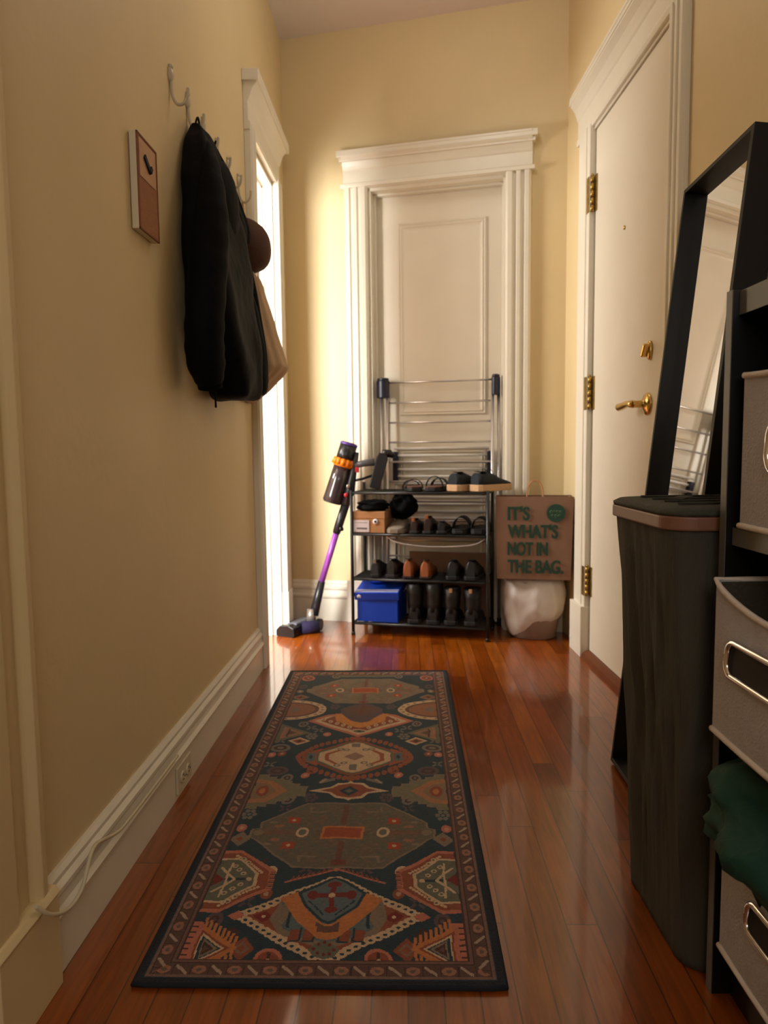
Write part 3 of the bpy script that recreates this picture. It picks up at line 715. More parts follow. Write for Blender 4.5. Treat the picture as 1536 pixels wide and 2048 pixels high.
hd = MB(); hd.rings([[Vector((.070 + (.045 * math.cos(t)) * q, 2.09 + .085 * math.sin(t) * q + .02 * (1 - q), zz)) for t in [2 * PI * i / 24 for i in range(24)]] for zz, q in ((1.685, .15), (1.665, .45), (1.63, .78), (1.58, 1.0), (1.52, 1.02), (1.47, .88), (1.42, .55), (1.39, .15))])
hd.build('hood', M['black_cloth'], jk)
# dark fleece on the third hook, further down the row
jf = thing('jacket', 'dark fleece jacket with a raised collar hanging behind the black puffer', 'jacket', FL)
B = [(1.775, 2.20, 2.25, .010, .026), (1.74, 2.21, 2.32, .006, .038), (1.70, 2.235, 2.41, .004, .048), (1.655, 2.26, 2.46, .004, .056), (1.60, 2.285, 2.475, .004, .066), (1.56, 2.30, 2.465, .004, .068), (1.54, 2.31, 2.455, .004, .062),
     (1.46, 2.31, 2.45, .004, .066), (1.36, 2.31, 2.46, .004, .088), (1.25, 2.31, 2.47, .004, .110), (1.14, 2.31, 2.48, .004, .120), (1.07, 2.31, 2.48, .006, .118), (1.045, 2.32, 2.46, .02, .108)]
garment(lerp_rows(B), folds=7, amp=.005, seed=4.1, wr=.006).build('body', M['black_wool'], jf)
MB().tube(smoothpath([(.022, 2.205, 1.77), (.034, 2.18, 1.775), (.030, 2.158, 1.745)], 5), .003, 8).build('hanging_loop', M['black_wool'], jf)
sl = MB(); sp3 = smoothpath([(.030, 2.40, 1.66), (.045, 2.43, 1.50), (.066, 2.445, 1.34), (.084, 2.452, 1.20), (.088, 2.452, 1.09)], 7)
sl.tube(sp3, [.020 + .012 * min(1, i / 12) for i in range(len(sp3))], 18); sl.build('sleeve', M['black_wool'], jf)

# brown cap on the last hook
cp = thing('baseball_cap', 'brown cap hanging from the hook closest to the doorway', 'cap', FL, (.006, 2.60, 1.585))
mb = MB(); rs = []
for k in range(13):
    a = k / 12 * PI / 2; v = .105 * math.sin(a); q = math.cos(a) ** .75
    rs.append([Vector((v, .085 * q * math.cos(t), .098 * q * math.sin(t) + .008 - .015 * v / .1)) for t in [2 * PI * i / 32 for i in range(32)]])
mb.rings(rs); mb.build('crown', M['cap'], cp)
MB().lathe([(.006, 0), (.006, .002), (.001, .005)], 14, Matrix.Translation((.1035, 0, -.005)) @ Matrix.Rotation(PI / 2, 4, 'Y')).build('top_button', M['cap'], cp)
mb = MB(); br = []
for i in range(17):
    t = -PI + PI * i / 16; br.append((.078 * math.cos(t), .085 * math.sin(t)))
bv = [Vector((.004 + .010 * math.cos((i - 8) / 8 * 1.4), y, z * .4 - .055)) for i, (y, z) in enumerate(br)]; bv2 = [Vector((.004 + .024 * math.cos((i - 8) / 8 * 1.4), y, z - .045)) for i, (y, z) in enumerate(br)]
n_ = len(bv); mb.add(bv + bv2 + [p + Vector((.004, 0, 0)) for p in bv] + [p + Vector((.004, 0, 0)) for p in bv2], [(i, i + 1, n_ + i + 1, n_ + i) for i in range(n_ - 1)] + [(2 * n_ + i, 3 * n_ + i, 3 * n_ + i + 1, 2 * n_ + i + 1) for i in range(n_ - 1)] + [(n_ + i, n_ + i + 1, 3 * n_ + i + 1, 3 * n_ + i) for i in range(n_ - 1)], True)
mb.build('brim', M['cap'], cp)
# strap that carries the cap
MB().tube(smoothpath([(.010, 2.600, 1.680), (.020, 2.594, 1.715), (.022, 2.592, 1.742), (.012, 2.588, 1.715), (.008, 2.585, 1.67)], 5), .0035, 8).build('strap', M['cap'], cp, cp.matrix_world.inverted() @ FL if False else None)
cp.children[-1].matrix_basis = (Matrix.Translation((.006, 2.60, 1.585))).inverted()

# beige tote under the cap
tt = thing('tote_bag', 'beige canvas tote bag hanging below the brown cap beside the doorway', 'bag', FL)
T = [(1.505, 2.56, 2.63, .006, .030), (1.475, 2.53, 2.66, .004, .062), (1.44, 2.52, 2.67, .004, .078), (1.36, 2.51, 2.68, .004, .098), (1.27, 2.50, 2.69, .004, .122), (1.18, 2.50, 2.70, .004, .148), (1.145, 2.50, 2.70, .004, .150), (1.10, 2.50, 2.70, .006, .105), (1.06, 2.50, 2.69, .008, .055), (1.035, 2.51, 2.68, .01, .022)]
garment(lerp_rows(T), folds=9, amp=.005, seed=2.2, wr=.006, e=.7).build('body', M['tote'], tt)
MB().tube(smoothpath([(.030, 2.58, 1.50), (.022, 2.590, 1.60), (.016, 2.592, 1.742), (.020, 2.598, 1.60), (.040, 2.615, 1.49)], 6), .004, 8).build('handle', M['tote'], tt)
MB().lathe([(.008, 0), (.008, .002), (.001, .004)], 16, Matrix.Translation((.062, 2.56, 1.478)) @ Matrix.Rotation(R(60), 4, 'Y')).build('snap_button', M['chrome'], tt)

# cork board
cb = thing('cork_board', 'small cork note board hanging beside the first hook', 'board', FL, (0, 1.575, 1.345))
MB().box(.002, .017, 0, .120, 0, .205).build('backing', M['white_plastic'], cb, bevel=.001)
MB().box(.0172, .0192, .004, .116, .004, .201).build('cork_panel', M['cork'], cb)
rm = MB(); rm.box(.0172, .0205, 0, .004, 0, .205).box(.0172, .0205, .116, .120, 0, .205).box(.0172, .0205, 0, .120, .201, .205).box(.0172, .0205, 0, .120, 0, .004)
rm.build('rim', M['cork_rim'], cb)
pc = MB().box(.0195, .0205, .010, .108, .115, .196).build('pinned_note', M['paper'], cb); pc['label'] = 'pale pinkish note pinned to the top'
pm = Matrix.Translation((.021, .052, .152)) @ Matrix.Rotation(R(-35), 4, 'X')
MB().box(0, .004, -.021, .021, -.006, .006, pm).box(0, .006, .012, .022, -.003, .012, pm).build('black_clip', M['rubber'], cb, bevel=.001)
# outlet on the baseboard with a plug adapter
ot = thing('wall_outlet', 'cream electrical outlet set sideways in the left baseboard', 'outlet', FL, (.018, 1.665, .012))
MB().box(0, .006, 0, .108, 0, .068).build('cover_plate', M['white_plastic'], ot, bevel=.002)
for y0 in (.018, .062):
    s2 = MB(); s2.lathe([(.0145, 0), (.0145, .003), (.013, .004)], 20, Matrix.Translation((.006, y0 + .014, .034)) @ Matrix.Rotation(PI / 2, 4, 'Y'))
    so = s2.build('socket', M['white_plastic'], ot)
    k = MB(); k.box(.0095, .0107, y0 + .008, y0 + .016, .040, .042).box(.0095, .0107, y0 + .008, y0 + .016, .028, .030).box(.0095, .0107, y0 + .020, y0 + .024, .032, .036); k.build('slot', M['dark_gap'], so)
# loose cable drooping from the moulding
cbp = smoothpath([(.030, .995, .178), (.040, 1.018, .150), (.042, 1.055, .128), (.040, 1.095, .118), (.040, 1.125, .125), (.038, 1.148, .142), (.034, 1.175, .156), (.032, 1.200, .158), (.030, 1.230, .148), (.029, 1.30, .125), (.028, 1.36, .120), (.028, 1.50, .119), (.027, 1.66, .118)], 6)
tag(MB().tube(cbp, .0034, 8).build('cable', M['cable'], None, FL), 'cream cable drooping loose from the moulding of the left baseboard', 'cable')

# ================================================================= DRYING RACK behind the shoe rack
dr = thing('drying_rack', 'folded metal drying rack with navy end caps leaning in the far door recess', 'drying rack', FF, (-.585, .005, 0))
xl, xr = -.262, .290
def dpt(z, f): return (-.006 + .026 * (z / 1.15)) if f else (.042 - .008 * z)   # depth of front / back frame at height z
for side in (xl, xr):
    for f in (1, 0):
        xo = side + (.024 if side < 0 and f else -.010 if side < 0 else -.022 if f else .006)
        xb = xo + (-.004 if side < 0 else .004)
        q = MB(); q.tube([(xb, dpt(0.02, f) - (.004 if f else 0), .012), (xo, dpt(1.12, f) - .01, 1.12)], .0075, 12); q.build('leg', M['steel'], dr)
        MB().tube([(xb, dpt(.02, f) - (.004 if f else 0), .0), (xb, dpt(.02, f) - (.004 if f else 0), .04)], .0105, 12).build('foot', M['rubber'], dr)
for side, wd in ((xl, .033), (xr, .021)):
    e = MB(); cx = side + (.003 if side < 0 else -.006)
    e.prism([(cx + wd * math.cos(a) * (1 if abs(math.cos(a)) < .9 else .96), .012 + .030 * math.sin(a)) for a in [2 * PI * k / 20 for k in range(20)]], 1.105, 1.188, 'z', smooth=False)
    e.prism([(cx + wd * .86 * math.cos(a), .012 + .026 * math.sin(a)) for a in [2 * PI * k / 20 for k in range(20)]], 1.188, 1.200, 'z')
    e.build('end_cap', M['navy_plastic'], dr, bevel=.003)
for k, z in enumerate((1.178, 1.080, .985, .890, .795, .700, .605, .510, .415, .335)):
    y = dpt(z, 1)
    q = MB(); q.tube([(xl + .022, y, z), (xr - .022, y, z)], .0048, 10); q.build('bar', M['steel'], dr)
# folded wing with thin coated rods
for k in range(11):
    z = .86 - k * .034
    MB().tube([(xl + .050, .040, z), (xr - .040, .040, z)], .0062, 8).build('wing_rod', M['white_coat'], dr)
for sx in (xl + .055, xr - .036):
    MB().box(sx - .012, sx + .012, .026, .058, .70, .845).build('wing_cap', M['navy_plastic'], dr, bevel=.004)
    MB().tube([(sx, .044, .30), (sx, .044, .72)], .006, 10).build('wing_rail', M['steel'], dr)

# flattened kraft bag standing behind the shoe rack
fb = thing('paper_bag', 'flattened brown paper bag leaning behind the shoe rack', 'bag', FF, (-.52, -.033, 0))
fm = Matrix.Identity(4)
bb = MB().box(-.19, .19, .0, .010, .0, .365, fm); bb.box(-.16, .16, .0105, .018, .02, .330, fm); bb.build('body', M['kraft_dark'], fb, bevel=.003)

# ================================================================= SHOE RACK
SR = (-.932, -.255, 0)
sr = thing('shoe_rack', 'black four-tier metal shoe rack full of shoes in front of the far door', 'shoe rack', FF, SR)
RW_, RD = .622, .215
for x in (0, RW_):
    for y in (0, RD):
        q = MB(); q.tube([(x, y, 0), (x, y, .700 if y else .672)], .0075, 12); q.lathe([(.0095, 0), (.0095, .012), (.0075, .016)], 14, Matrix.Translation((x, y, 0)))
        q.build('post', M['black_metal'], sr)
tier = [.055, .262, .470, .660]
for z in tier:
    q = MB(); 
    for y in (0, RD): q.tube([(0, y, z), (RW_, y, z)], .006, 10)
    for x in (0, RW_): q.tube([(x, 0, z), (x, RD, z)], .005, 10)
    for k in range(9): q.tube([(.004, .02 + k * .0219, z + .002), (RW_ - .004, .02 + k * .0219, z + .002)], .0024, 6)
    q.build('shelf', M['black_metal'], sr)
q = MB().tube(smoothpath([(.16, .01, .465), (.20, .004, .440), (.28, .0, .425), (.38, 0, .420), (.50, .0, .425), (.57, .004, .436), (.61, .01, .460)], 6), .0035, 8).build('sagging_wire', M['steel'], sr)
def rk(x, y, z): return (SR[0] + x, SR[1] + y, z)
tz = [t + .0075 for t in tier]

# ---- shoes: y = 0 heel, y = L toe
def shoe_parts(t, L=.25, W=.088, H_=.075, sole=.024, up='black_leather', so='rubber', boot=0.0, open_=True, lining='dark_gap', laces=None, heel_tab=None, toe_cap=None, heelh=0.0):
    hw = W / 2
    def out(y):   # half width along the shoe
        u = y / L
        return hw * (.76 + .24 * math.sin(min(1, u / .72) * PI / 2)) * (1 if u < .78 else math.sqrt(max(0, 1 - ((u - .78) / .235) ** 2))) * (1 if u > .08 else math.sqrt(max(.0, 1 - ((.08 - u) / .10) ** 2)))
    ys = [L * (k / 16) for k in range(17)]
    poly = [(max(.006, out(y)) + .003, y) for y in ys] + [(-max(.006, out(y)) - .003, y) for y in reversed(ys)]
    MB().prism(poly, 0, sole, 'z').build('sole', M[so], t, bevel=.003)
    rs = []
    for k, y in enumerate(ys):
        u = y / L; w2 = max(.006, out(y)) 
        h = H_ * (1.0 - .10 * math.sin(u * PI / .3) if u < .3 else 1.0 - .62 * ((u - .3) / .7) ** .9) - sole
        h *= 1 if u < .86 else math.sqrt(max(.08, 1 - ((u - .86) / .15) ** 2))
        if k == 0: h *= .92
        ring = []
        for i in range(15):
            a = PI * i / 14
            tp = .86 if u < .35 else .95
            x = w2 * math.cos(a) * (1 if math.sin(a) < .6 else 1) ; zz = h * math.sin(a) ** (.34 if u < .3 else .5)
            x *= (1 - (1 - tp) * (zz / max(h, .001)))
            ring.append(Vector((x, y + (.004 if k == 0 else 0) + (zz * .10 if u < .2 else 0), sole - .001 + zz)))
        rs.append(ring)
    MB().rings(rs).build('upper', M[up], t)
    if boot:
        q = MB(); r2 = []
        for z, a, b, cy in ((H_ * .6, .034, .052, .058), (H_ * 1.0, .036, .050, .058), (boot * .75, .038, .050, .058), (boot, .040, .053, .062)):
            r2.append([Vector((a * math.cos(v), cy + b * math.sin(v), z)) for v in [2 * PI * i / 22 for i in range(22)]])
        q.rings(r2); q.build('shaft', M[up], t)
        MB().lathe([(.026, 0), (.026, .001)], 20, Matrix.Translation((0, .054, boot)) @ Matrix.Diagonal((1, 1.35, 1, 1))).build('opening', M[lining], t)
    elif open_:
        MB().rings([[Vector((hw * .50 * math.cos(v) * q2, L * .17 + L * .145 * math.sin(v) * q2, H_ * (1 if q2 == 1 else .985) - .001 + (.0015 if q2 == 1 else .003) - (0.006 * (math.sin(v) > .5)))) for v in [2 * PI * i / 20 for i in range(20)]] for q2 in (1, .3)]).build('opening', M[lining], t)
    if laces:
        q = MB()
        for k in range(4):
            y = L * (.38 + .07 * k); z = H_ * (1.0 - .62 * ((y / L - .3) / .7) ** .9) + .002
            q.tube([(-.020, y, z - .006), (-.006, y + .006, z + .002), (.008, y - .002, z + .002), (.020, y + .004, z - .006)], .0016, 6)
        q.tube(smoothpath([(0, L * .38, H_), (.018, L * .33, H_ + .014), (.030, L * .36, H_ + .004), (.034, L * .40, H_ - .014)], 5), .0014, 6)
        q.tube(smoothpath([(0, L * .38, H_), (-.016, L * .34, H_ + .012), (-.028, L * .38, H_ - .004)], 5), .0014, 6)
        q.build('laces', M[laces], t)
    if heel_tab:
        MB().box(-.007, .007, -.006, .002, (boot or H_) - .012, (boot or H_) + .008).build('pull_tab', M[heel_tab], t, bevel=.002)
    if toe_cap:
        q = MB(); r3 = []
        for k in range(6):
            a = k / 5 * PI / 2; r3.append([Vector((hw * .70 * math.cos(v) * math.cos(a) , L - .030 + .034 * math.sin(a), sole + .002 + (H_ * .46 - sole) * max(0, math.sin(v)) * math.cos(a))) for v in [PI * i / 14 for i in range(15)]])
        q.rings(r3); q.build('toe_cap', M[toe_cap], t)
def shoe(name, lab, cat, x, y, z, rz, grp, **kw):
    t = thing(name, lab, cat, FF, rk(x, y, z), rz, grp); shoe_parts(t, **kw); return t
G0 = 'shoes on the top tier'; G1 = 'shoes on the second tier'; G2 = 'shoes on the third tier'; G3 = 'boots on the bottom tier'
shoe('sneaker', 'navy canvas shoe with tan rope sole on the top tier, left of the pair', 'shoe', .462, .020, tz[3], -.50, G0, L=.225, W=.098, H_=.086, sole=.030, up='navy_canvas', so='espadrille')
shoe('sneaker', 'navy laced canvas shoe with tan sole on the top tier, right of the pair', 'shoe', .560, .012, tz[3], -.62, G0, L=.225, W=.098, H_=.088, sole=.030, up='navy_canvas', so='espadrille', laces='black_cloth')
def sandal(lab, x, y, z, rz, grp, bed='brown_suede', arc=.045, band2=True, strap='black_leather'):
    t = thing('sandal', lab, 'sandal', FF, rk(x, y, z), rz, grp)
    L = .215; poly = []
    for k in range(17):
        u = k / 16; poly.append(((.030 + .012 * math.sin(u * PI * .9)) * (1 if .06 < u < .92 else .6), u * L))
    poly = poly + [(-a, b) for a, b in reversed(poly)]
    MB().prism(poly, 0, .016, 'z').build('sole', M['rubber'], t, bevel=.003)
    MB().prism([(a * .94, b * .98 + .002) for a, b in poly], .0162, .022, 'z').build('footbed', M[bed], t, bevel=.002)
    for yy, hh, wd in ([(.145, arc * .8, .020), (.055, arc, .008)] if band2 else [(.120, arc, .052)]):
        q = MB(); r0 = []
        for i in range(15):
            a = PI * i / 14; p = Vector((.042 * math.cos(a), yy, .010 + hh * math.sin(a)))
            r0.append([p + Vector((0, -wd, 0)), p + Vector((0, wd, 0)), p * 1 + Vector((-.003 * math.cos(a), wd, -.003 * math.sin(a))), p + Vector((-.003 * math.cos(a), -wd, -.003 * math.sin(a)))])
        q.rings(r0); q.build('strap', M[strap], t)
    return t
sandal('brown sandal with black straps on the top tier, left one of the pair', .300, .010, tz[3], .35, G0)
sandal('brown sandal with tall black straps on the top tier, beside the navy shoes', .370, .006, tz[3], -.10, G0, arc=.058)
# second tier
shoe('shoe', 'pale grey knitted shoe beside the brown shoebox on the second tier', 'shoe', .208, .190, tz[2], PI - .04, G1, L=.20, W=.082, H_=.062, sole=.018, up='grey_fabric', so='grey_fabric', open_=True)
shoe('shoe', 'dark shoe with a tan heel on the second tier, left one of the pair', 'shoe', .288, .008, tz[2], -.05, G1, L=.20, W=.052, H_=.066, sole=.012, up='dark_leather', so='rubber', heel_tab='tan_leather')
shoe('shoe', 'dark shoe with a tan heel on the second tier, right one of the pair', 'shoe', .350, .004, tz[2], -.05, G1, L=.20, W=.054, H_=.078, sole=.012, up='dark_leather', so='rubber', heel_tab='tan_leather')
shoe('shoe', 'low black loafer between the tan-heeled shoes and the slides', 'shoe', .413, .010, tz[2], .03, G1, L=.20, W=.054, H_=.055, sole=.014, up='black_leather', so='rubber')
sandal('black slide with a high strap on the second tier, left one of the pair', .491, .012, tz[2], 0, G1, bed='black_leather', arc=.060, band2=False)
sandal('black slide with a high strap on the second tier, right one by the rack post', .577, .012, tz[2], 0, G1, bed='black_leather', arc=.058, band2=False)
# third tier
shoe('shoe', 'grey and black shoe at the left end of the third tier', 'shoe', .104, .012, tz[1], 0, G2, L=.20, W=.062, H_=.078, sole=.016, up='grey_cloth', so='rubber', heel_tab='grey_fabric')
shoe('shoe', 'black shoe on the third tier, second from the left', 'shoe', .178, .010, tz[1], -.10, G2, L=.20, W=.070, H_=.086, sole=.016, up='black_leather', so='rubber')
shoe('shoe', 'tan leather shoe in the middle of the third tier, left one of the pair', 'shoe', .258, .008, tz[1], .02, G2, L=.20, W=.060, H_=.088, sole=.012, up='tan_leather', so='dark_leather')
shoe('shoe', 'tan and dark leather shoe mid third tier, right one of the pair', 'shoe', .338, .006, tz[1], .0, G2, L=.20, W=.062, H_=.085, sole=.012, up='tan_leather', so='dark_leather')
shoe('shoe', 'black shoe with grey green heel on the third tier, beside the tan pair', 'shoe', .462, .008, tz[1], 0, G2, L=.20, W=.070, H_=.090, sole=.018, up='green_leather', so='rubber')
shoe('shoe', 'black shoe at the right end of the third tier', 'shoe', .545, .008, tz[1], -.04, G2, L=.20, W=.076, H_=.092, sole=.018, up='green_leather', so='rubber')
# bottom tier
shoe('boot', 'tall black boot on the bottom tier next to the blue shoebox', 'boot', .285, .010, tz[0], .03, G3, L=.21, W=.073, H_=.090, sole=.018, boot=.178)
shoe('boot', 'tall black boot on the bottom tier, second from the blue shoebox', 'boot', .372, .008, tz[0], .0, G3, L=.21, W=.073, H_=.090, sole=.018, boot=.182)
shoe('boot', 'black boot with a tan pull tab on the bottom tier, left one of the pair', 'boot', .456, .008, tz[0], .03, G3, L=.21, W=.073, H_=.088, sole=.020, boot=.162, heel_tab='tan')
shoe('boot', 'black boot with a tan pull tab on the bottom tier, right one of the pair', 'boot', .545, .008, tz[0], -.03, G3, L=.21, W=.074, H_=.088, sole=.020, boot=.162, heel_tab='tan')

# ---- brown shoebox
bx = thing('shoebox', 'brown cardboard shoebox with a white label and a ring hole on the second tier', 'box', FF, rk(.004, .004, tz[2]))
MB().box(0, .150, .002, .20, 0, .078).build('body', M['kraft'], bx, bevel=.001)
MB().box(-.001, .152, 0, .203, .066, .098).build('lid', M['kraft'], bx, bevel=.0015)
lb = MB().box(.004, .078, -.0018, .001, .004, .058).build('label', M['label'], bx); lb['label'] = 'white printed label'
q = MB()
for k in range(9): q.box(.020 + k * .0055, .0235 + k * .0055, -.0024, -.0017, .016, .024)
q.box(.014, .070, -.0024, -.0017, .046, .0475)
q.build('printing', M['ink'], lb)
rg = MB(); rg.lathe([(.0055, 0), (.0125, 0), (.0125, .003), (.0055, .003)], 24, Matrix.Translation((.108, .001, .052)) @ Matrix.Rotation(PI / 2, 4, 'X'), cap=False)
ro = rg.build('finger_hole_ring', M['white_print'], bx)
MB().lathe([(.0055, 0), (.0055, .002)], 16, Matrix.Translation((.108, .0005, .052)) @ Matrix.Rotation(PI / 2, 4, 'X')).build('finger_hole', M['dark_gap'], ro)
# ---- blue shoebox with ajar lid
bl = thing('shoebox', 'bright blue shoebox with white stripes and its lid ajar on the bottom tier', 'box', FF, rk(.018, .006, tz[0]))
MB().box(0, .192, .004, .20, 0, .118).build('body', M['blue_card'], bl, bevel=.0015)
lmx = Matrix.Translation((-.010, -.001, .100)) @ Matrix.Rotation(R(12), 4, 'X') @ Matrix.Rotation(R(-2), 4, 'Y')
lo = MB().box(0, .210, 0, .20, 0, .036, lmx).build('lid', M['blue_card'], bl, bevel=.002)
q = MB()
for k in range(3): q.box(.004, .206, .010 + k * .012, .015 + k * .012, .0355, .0367, lmx)
q.build('stripes', M['white_print'], lo)
q = MB(); 
for k in range(3):
    q.lathe([(.0002, 0), (.0075, 0), (.0075, .0012), (.0002, .0012)], 16, lmx @ Matrix.Translation((.022 + (k - 1) * .005, .0005, .017 + (.004 if k == 1 else 0))) @ Matrix.Rotation(PI / 2, 4, 'X') @ Matrix.Diagonal((.55, 1, 1, 1)))
q.build('logo', M['white_print'], lo)
q = MB(); q.rings([[Vector((.075 + .045 * math.cos(v) * c, .13 + .05 * math.sin(v) * c, .166 + z)) for v in [2 * PI * i / 24 for i in range(24)]] for z, c in ((0, 1.0), (.014, .98), (.022, .75), (.026, .35))])
tag(q.build('blue_cap', M['blue_card'], None, FF @ Matrix.Translation(rk(.018, .006, tz[0]))), 'small round blue cap lying on top of the blue shoebox', 'cap')

# ---- soft things on the brown box
def blob(name, lab, cat, fr, loc, rad, m, seed=0, amp=.25, e=.7, rz=0, flat=None, nn=(28, 44), clamp=None):
    mb = MB(); rs = []
    for k in range(nn[0] + 1):
        ph = -PI / 2 + PI * k / nn[0]; cz = math.sin(ph); cr = max(.02, math.cos(ph))
        ring = []
        for i in range(nn[1]):
            t = 2 * PI * i / nn[1]
            d = Vector((math.copysign(abs(math.cos(t)) ** e, math.cos(t)) * cr ** e, math.copysign(abs(math.sin(t)) ** e, math.sin(t)) * cr ** e, math.copysign(abs(cz) ** e, cz)))
            f = 1 + amp * (noise.noise(d * 1.7 + Vector((seed, 0, 0))) + .5 * noise.noise(d * 4 + Vector((0, seed, 0))))
            p = Vector((d.x * rad[0] * f, d.y * rad[1] * f, d.z * rad[2] * f))
            if flat is not None: p.z = max(p.z, flat)
            if clamp: p = clamp(p)
            ring.append(p)
        rs.append(ring)
    mb.rings(rs)
    o = mb.build(name, m, None, fr @ Matrix.Translation(loc) @ Matrix.Rotation(rz, 4, 'Z'))
    return tag(o, lab, cat)
blob('pouch', 'small black pouch lying on the brown cardboard shoebox', 'pouch', FF, rk(.082, .060, tz[2] + .122), (.072, .055, .024), M['black_cloth'], 3.3, .30, .7, flat=-.0235)
blob('folded_bag', 'crumpled charcoal bag slumped over the right side of the brown shoebox', 'bag', FF, rk(.215, .135, tz[2] + .118), (.056, .060, .062), M['black_cloth'], 8.1, .35, .8, rz=.4)

# ================================================================= PAPER SHOPPING BAG on the bin
def text_mesh(txt, sx, sz):
    cu = bpy.data.curves.new('t', 'FONT'); cu.body = txt; cu.size = 1; cu.extrude = .0; cu.offset = .022
    o = bpy.data.objects.new('t', cu); C.objects.link(o)
    me = bpy.data.meshes.new_from_object(o.evaluated_get(bpy.context.evaluated_depsgraph_get())); bpy.data.objects.remove(o)
    xs = [v.co.x for v in me.vertices]; ys = [v.co.y for v in me.vertices]
    x0, x1, y0, y1 = min(xs), max(xs), 0.0, .70
    vs = [Vector(((v.co.x - x0) / (x1 - x0) * sx, 0, (v.co.y - y0) / (y1 - y0) * sz)) for v in me.vertices]
    fs = [tuple(p.vertices) for p in me.polygons]; return vs, fs
sb = thing('shopping_bag', 'brown paper shopping bag with green lettering standing on the white-lined bin', 'bag', FF, (-.274, -.245, .284), R(3))
mb = MB()
bw, bd_, bh = .318, .115, .362
def bagring(z, k): 
    x0 = .004 * (1 - k) - .004 * k; x1 = bw + .010 * k
    return [Vector((x0, 0 - .004 * math.sin(k * PI), z)), Vector((x1, 0 - .004 * math.sin(k * PI), z)), Vector((x1 - .018, bd_ * .5, z)), Vector((x1, bd_, z)), Vector((x0, bd_, z)), Vector((x0 + .014, bd_ * .5, z))]
mb.rings([bagring(bh * k / 6, k / 6) for k in range(7)], True, False, False); mb.add(bagring(0, 0), [(0, 1, 2, 3, 4, 5)])
inn = [[Vector((p.x + (.003 if p.x < .1 else -.003), p.y + (.003 if p.y < .02 else -.003 if p.y > .1 else 0), p.z)) for p in bagring(bh * k / 6 + (.003 if k == 0 else 0), k / 6)] for k in range(7)]
mb.rings(inn, True, False, False)
mb.rings([bagring(bh, 1), inn[-1]], True, False, False)
mb.build('body', M['kraft_dark'], sb)
for y in (.003, bd_ - .003):
    q = MB().tube(smoothpath([(.128, y, bh - .05), (.130, y, bh - .01), (.134, y, bh + .035), (.148, y, bh + .062), (.166, y, bh + .068), (.184, y, bh + .060), (.196, y, bh + .034), (.199, y, bh - .01), (.200, y, bh - .05)], 5), .0028, 8)
    q.build('handle', M['kraft'], sb)
for txt, wd, z in (("IT'S", .092, .262), ("WHAT'S", .212, .184), ('NOT IN', .170, .108), ('THE BAG.', .236, .030)):
    vs, fs = text_mesh(txt, wd, .056)
    q = MB()
    for k in range(4): q.add([v + Vector((.049 + .0009 * k, -.0068 - .0001 * k, z)) for v in vs], fs)
    q.build('lettering', M['green_ink'], sb)
q = MB(); q.lathe([(.039, 0), (.039, .0012)], 36, Matrix.Translation((.254, -.0062, .292)) @ Matrix.Rotation(PI / 2, 4, 'X'))
lg = q.build('round_logo', M['green_ink'], sb)
q = MB()
for k, (x, z, sx, sz) in enumerate([(-.020, .006, .009, .012), (-.007, .008, .006, .012), (.006, .007, .007, .011), (.019, .006, .006, .012), (-.015, -.010, .007, .010), (-.001, -.012, .008, .010), (.014, -.010, .007, .010)]):
    mt_ = Matrix.Translation((.254 + x, -.0076, .292 + z)) @ Matrix.Rotation(PI / 2, 4, 'X')
    q.lathe([(sx * .45, 0), (sx * .8, 0), (sx * .8, .0006), (sx * .45, .0006)], 14, mt_, cap=False)
q.build('logo_lettering', M['logo_pale'], lg)

# bin with white bag
bn = thing('waste_bin', 'small round bin lined with a white plastic bag below the paper bag', 'bin', FF, (-.118, -.112, 0))
MB().lathe([(.078, 0), (.086, .004), (.100, .12), (.106, .262)], 36, Matrix.Diagonal((1.16, .90, 1, 1))).build('body', M['bin'], bn)
mb = MB(); rs = []
for k in range(15):
    u = k / 14; z = .030 + .250 * u; base = .094 + .032 * math.sin(u * PI * .9) ** .6 if u < .93 else .088
    ring = []
    for i in range(60):
        t = 2 * PI * i / 60; hem = .045 * max(0, math.sin(t * 1.0 + 1.9)) + .012 * math.sin(3 * t)
        zz = z + hem * (1 - u) ** 1.5 * 1.6
        f = 1 + .05 * (1 - abs(math.sin(t * 2.5 + .6 * math.sin(u * 3)))) ** 5 + .022 * math.sin(t * 13 + u * 3 + 2 * math.sin(t * 2)) * (1 - .2 * u) + .030 * noise.noise(Vector((math.cos(t) * 6, math.sin(t) * 6, u * 9))) + .05 * noise.noise(Vector((math.cos(t) * 2.2, math.sin(t) * 2.2, u * 4)))
        ring.append(Vector((base * 1.13 * f * math.cos(t), min(.10, base * .86 * f * math.sin(t)), zz)))
    rs.append(ring)
rs.append([Vector((p.x * .55, p.y * .55, .281)) for p in rs[-1]])
mb.rings(rs, True, False); lo_ = mb.build('bin_liner', M['white_bag'], bn); lo_['label'] = 'white plastic liner pulled over the rim'

# ================================================================= STICK VACUUM
vc = thing('stick_vacuum', 'upright cordless stick vacuum with purple wand leaning on the shoe rack', 'vacuum cleaner', FW, (-.36, 3.34, 0))
VB = Matrix.Translation((.36, -3.34, 0))
def W(x, y, z): return VB @ Vector((x, y, z))
def vb(mb, name, m, par=None, lab=None, **k):
    o = mb.build(name, M[m], par or vc, **k)
    if lab: o['label'] = lab
    return o
top = Vector((-.157, 3.30, .888)); bot = Vector((-.240, 3.30, .618)); ax = (top - bot).normalized()
def axm(p, d): 
    q = Vector(d).normalized().to_track_quat('Z', 'Y').to_matrix().to_4x4(); q.translation = W(*p); return q
cyl = axm(bot, ax); Lc = (top - bot).length
vb(MB().lathe([(.044, 0), (.047, .004), (.0455, .03), (.043, .10), (.0415, Lc * .60)], 36, cyl), 'dust_bin', 'vac_bin', lab='smoky see-through dust bin')
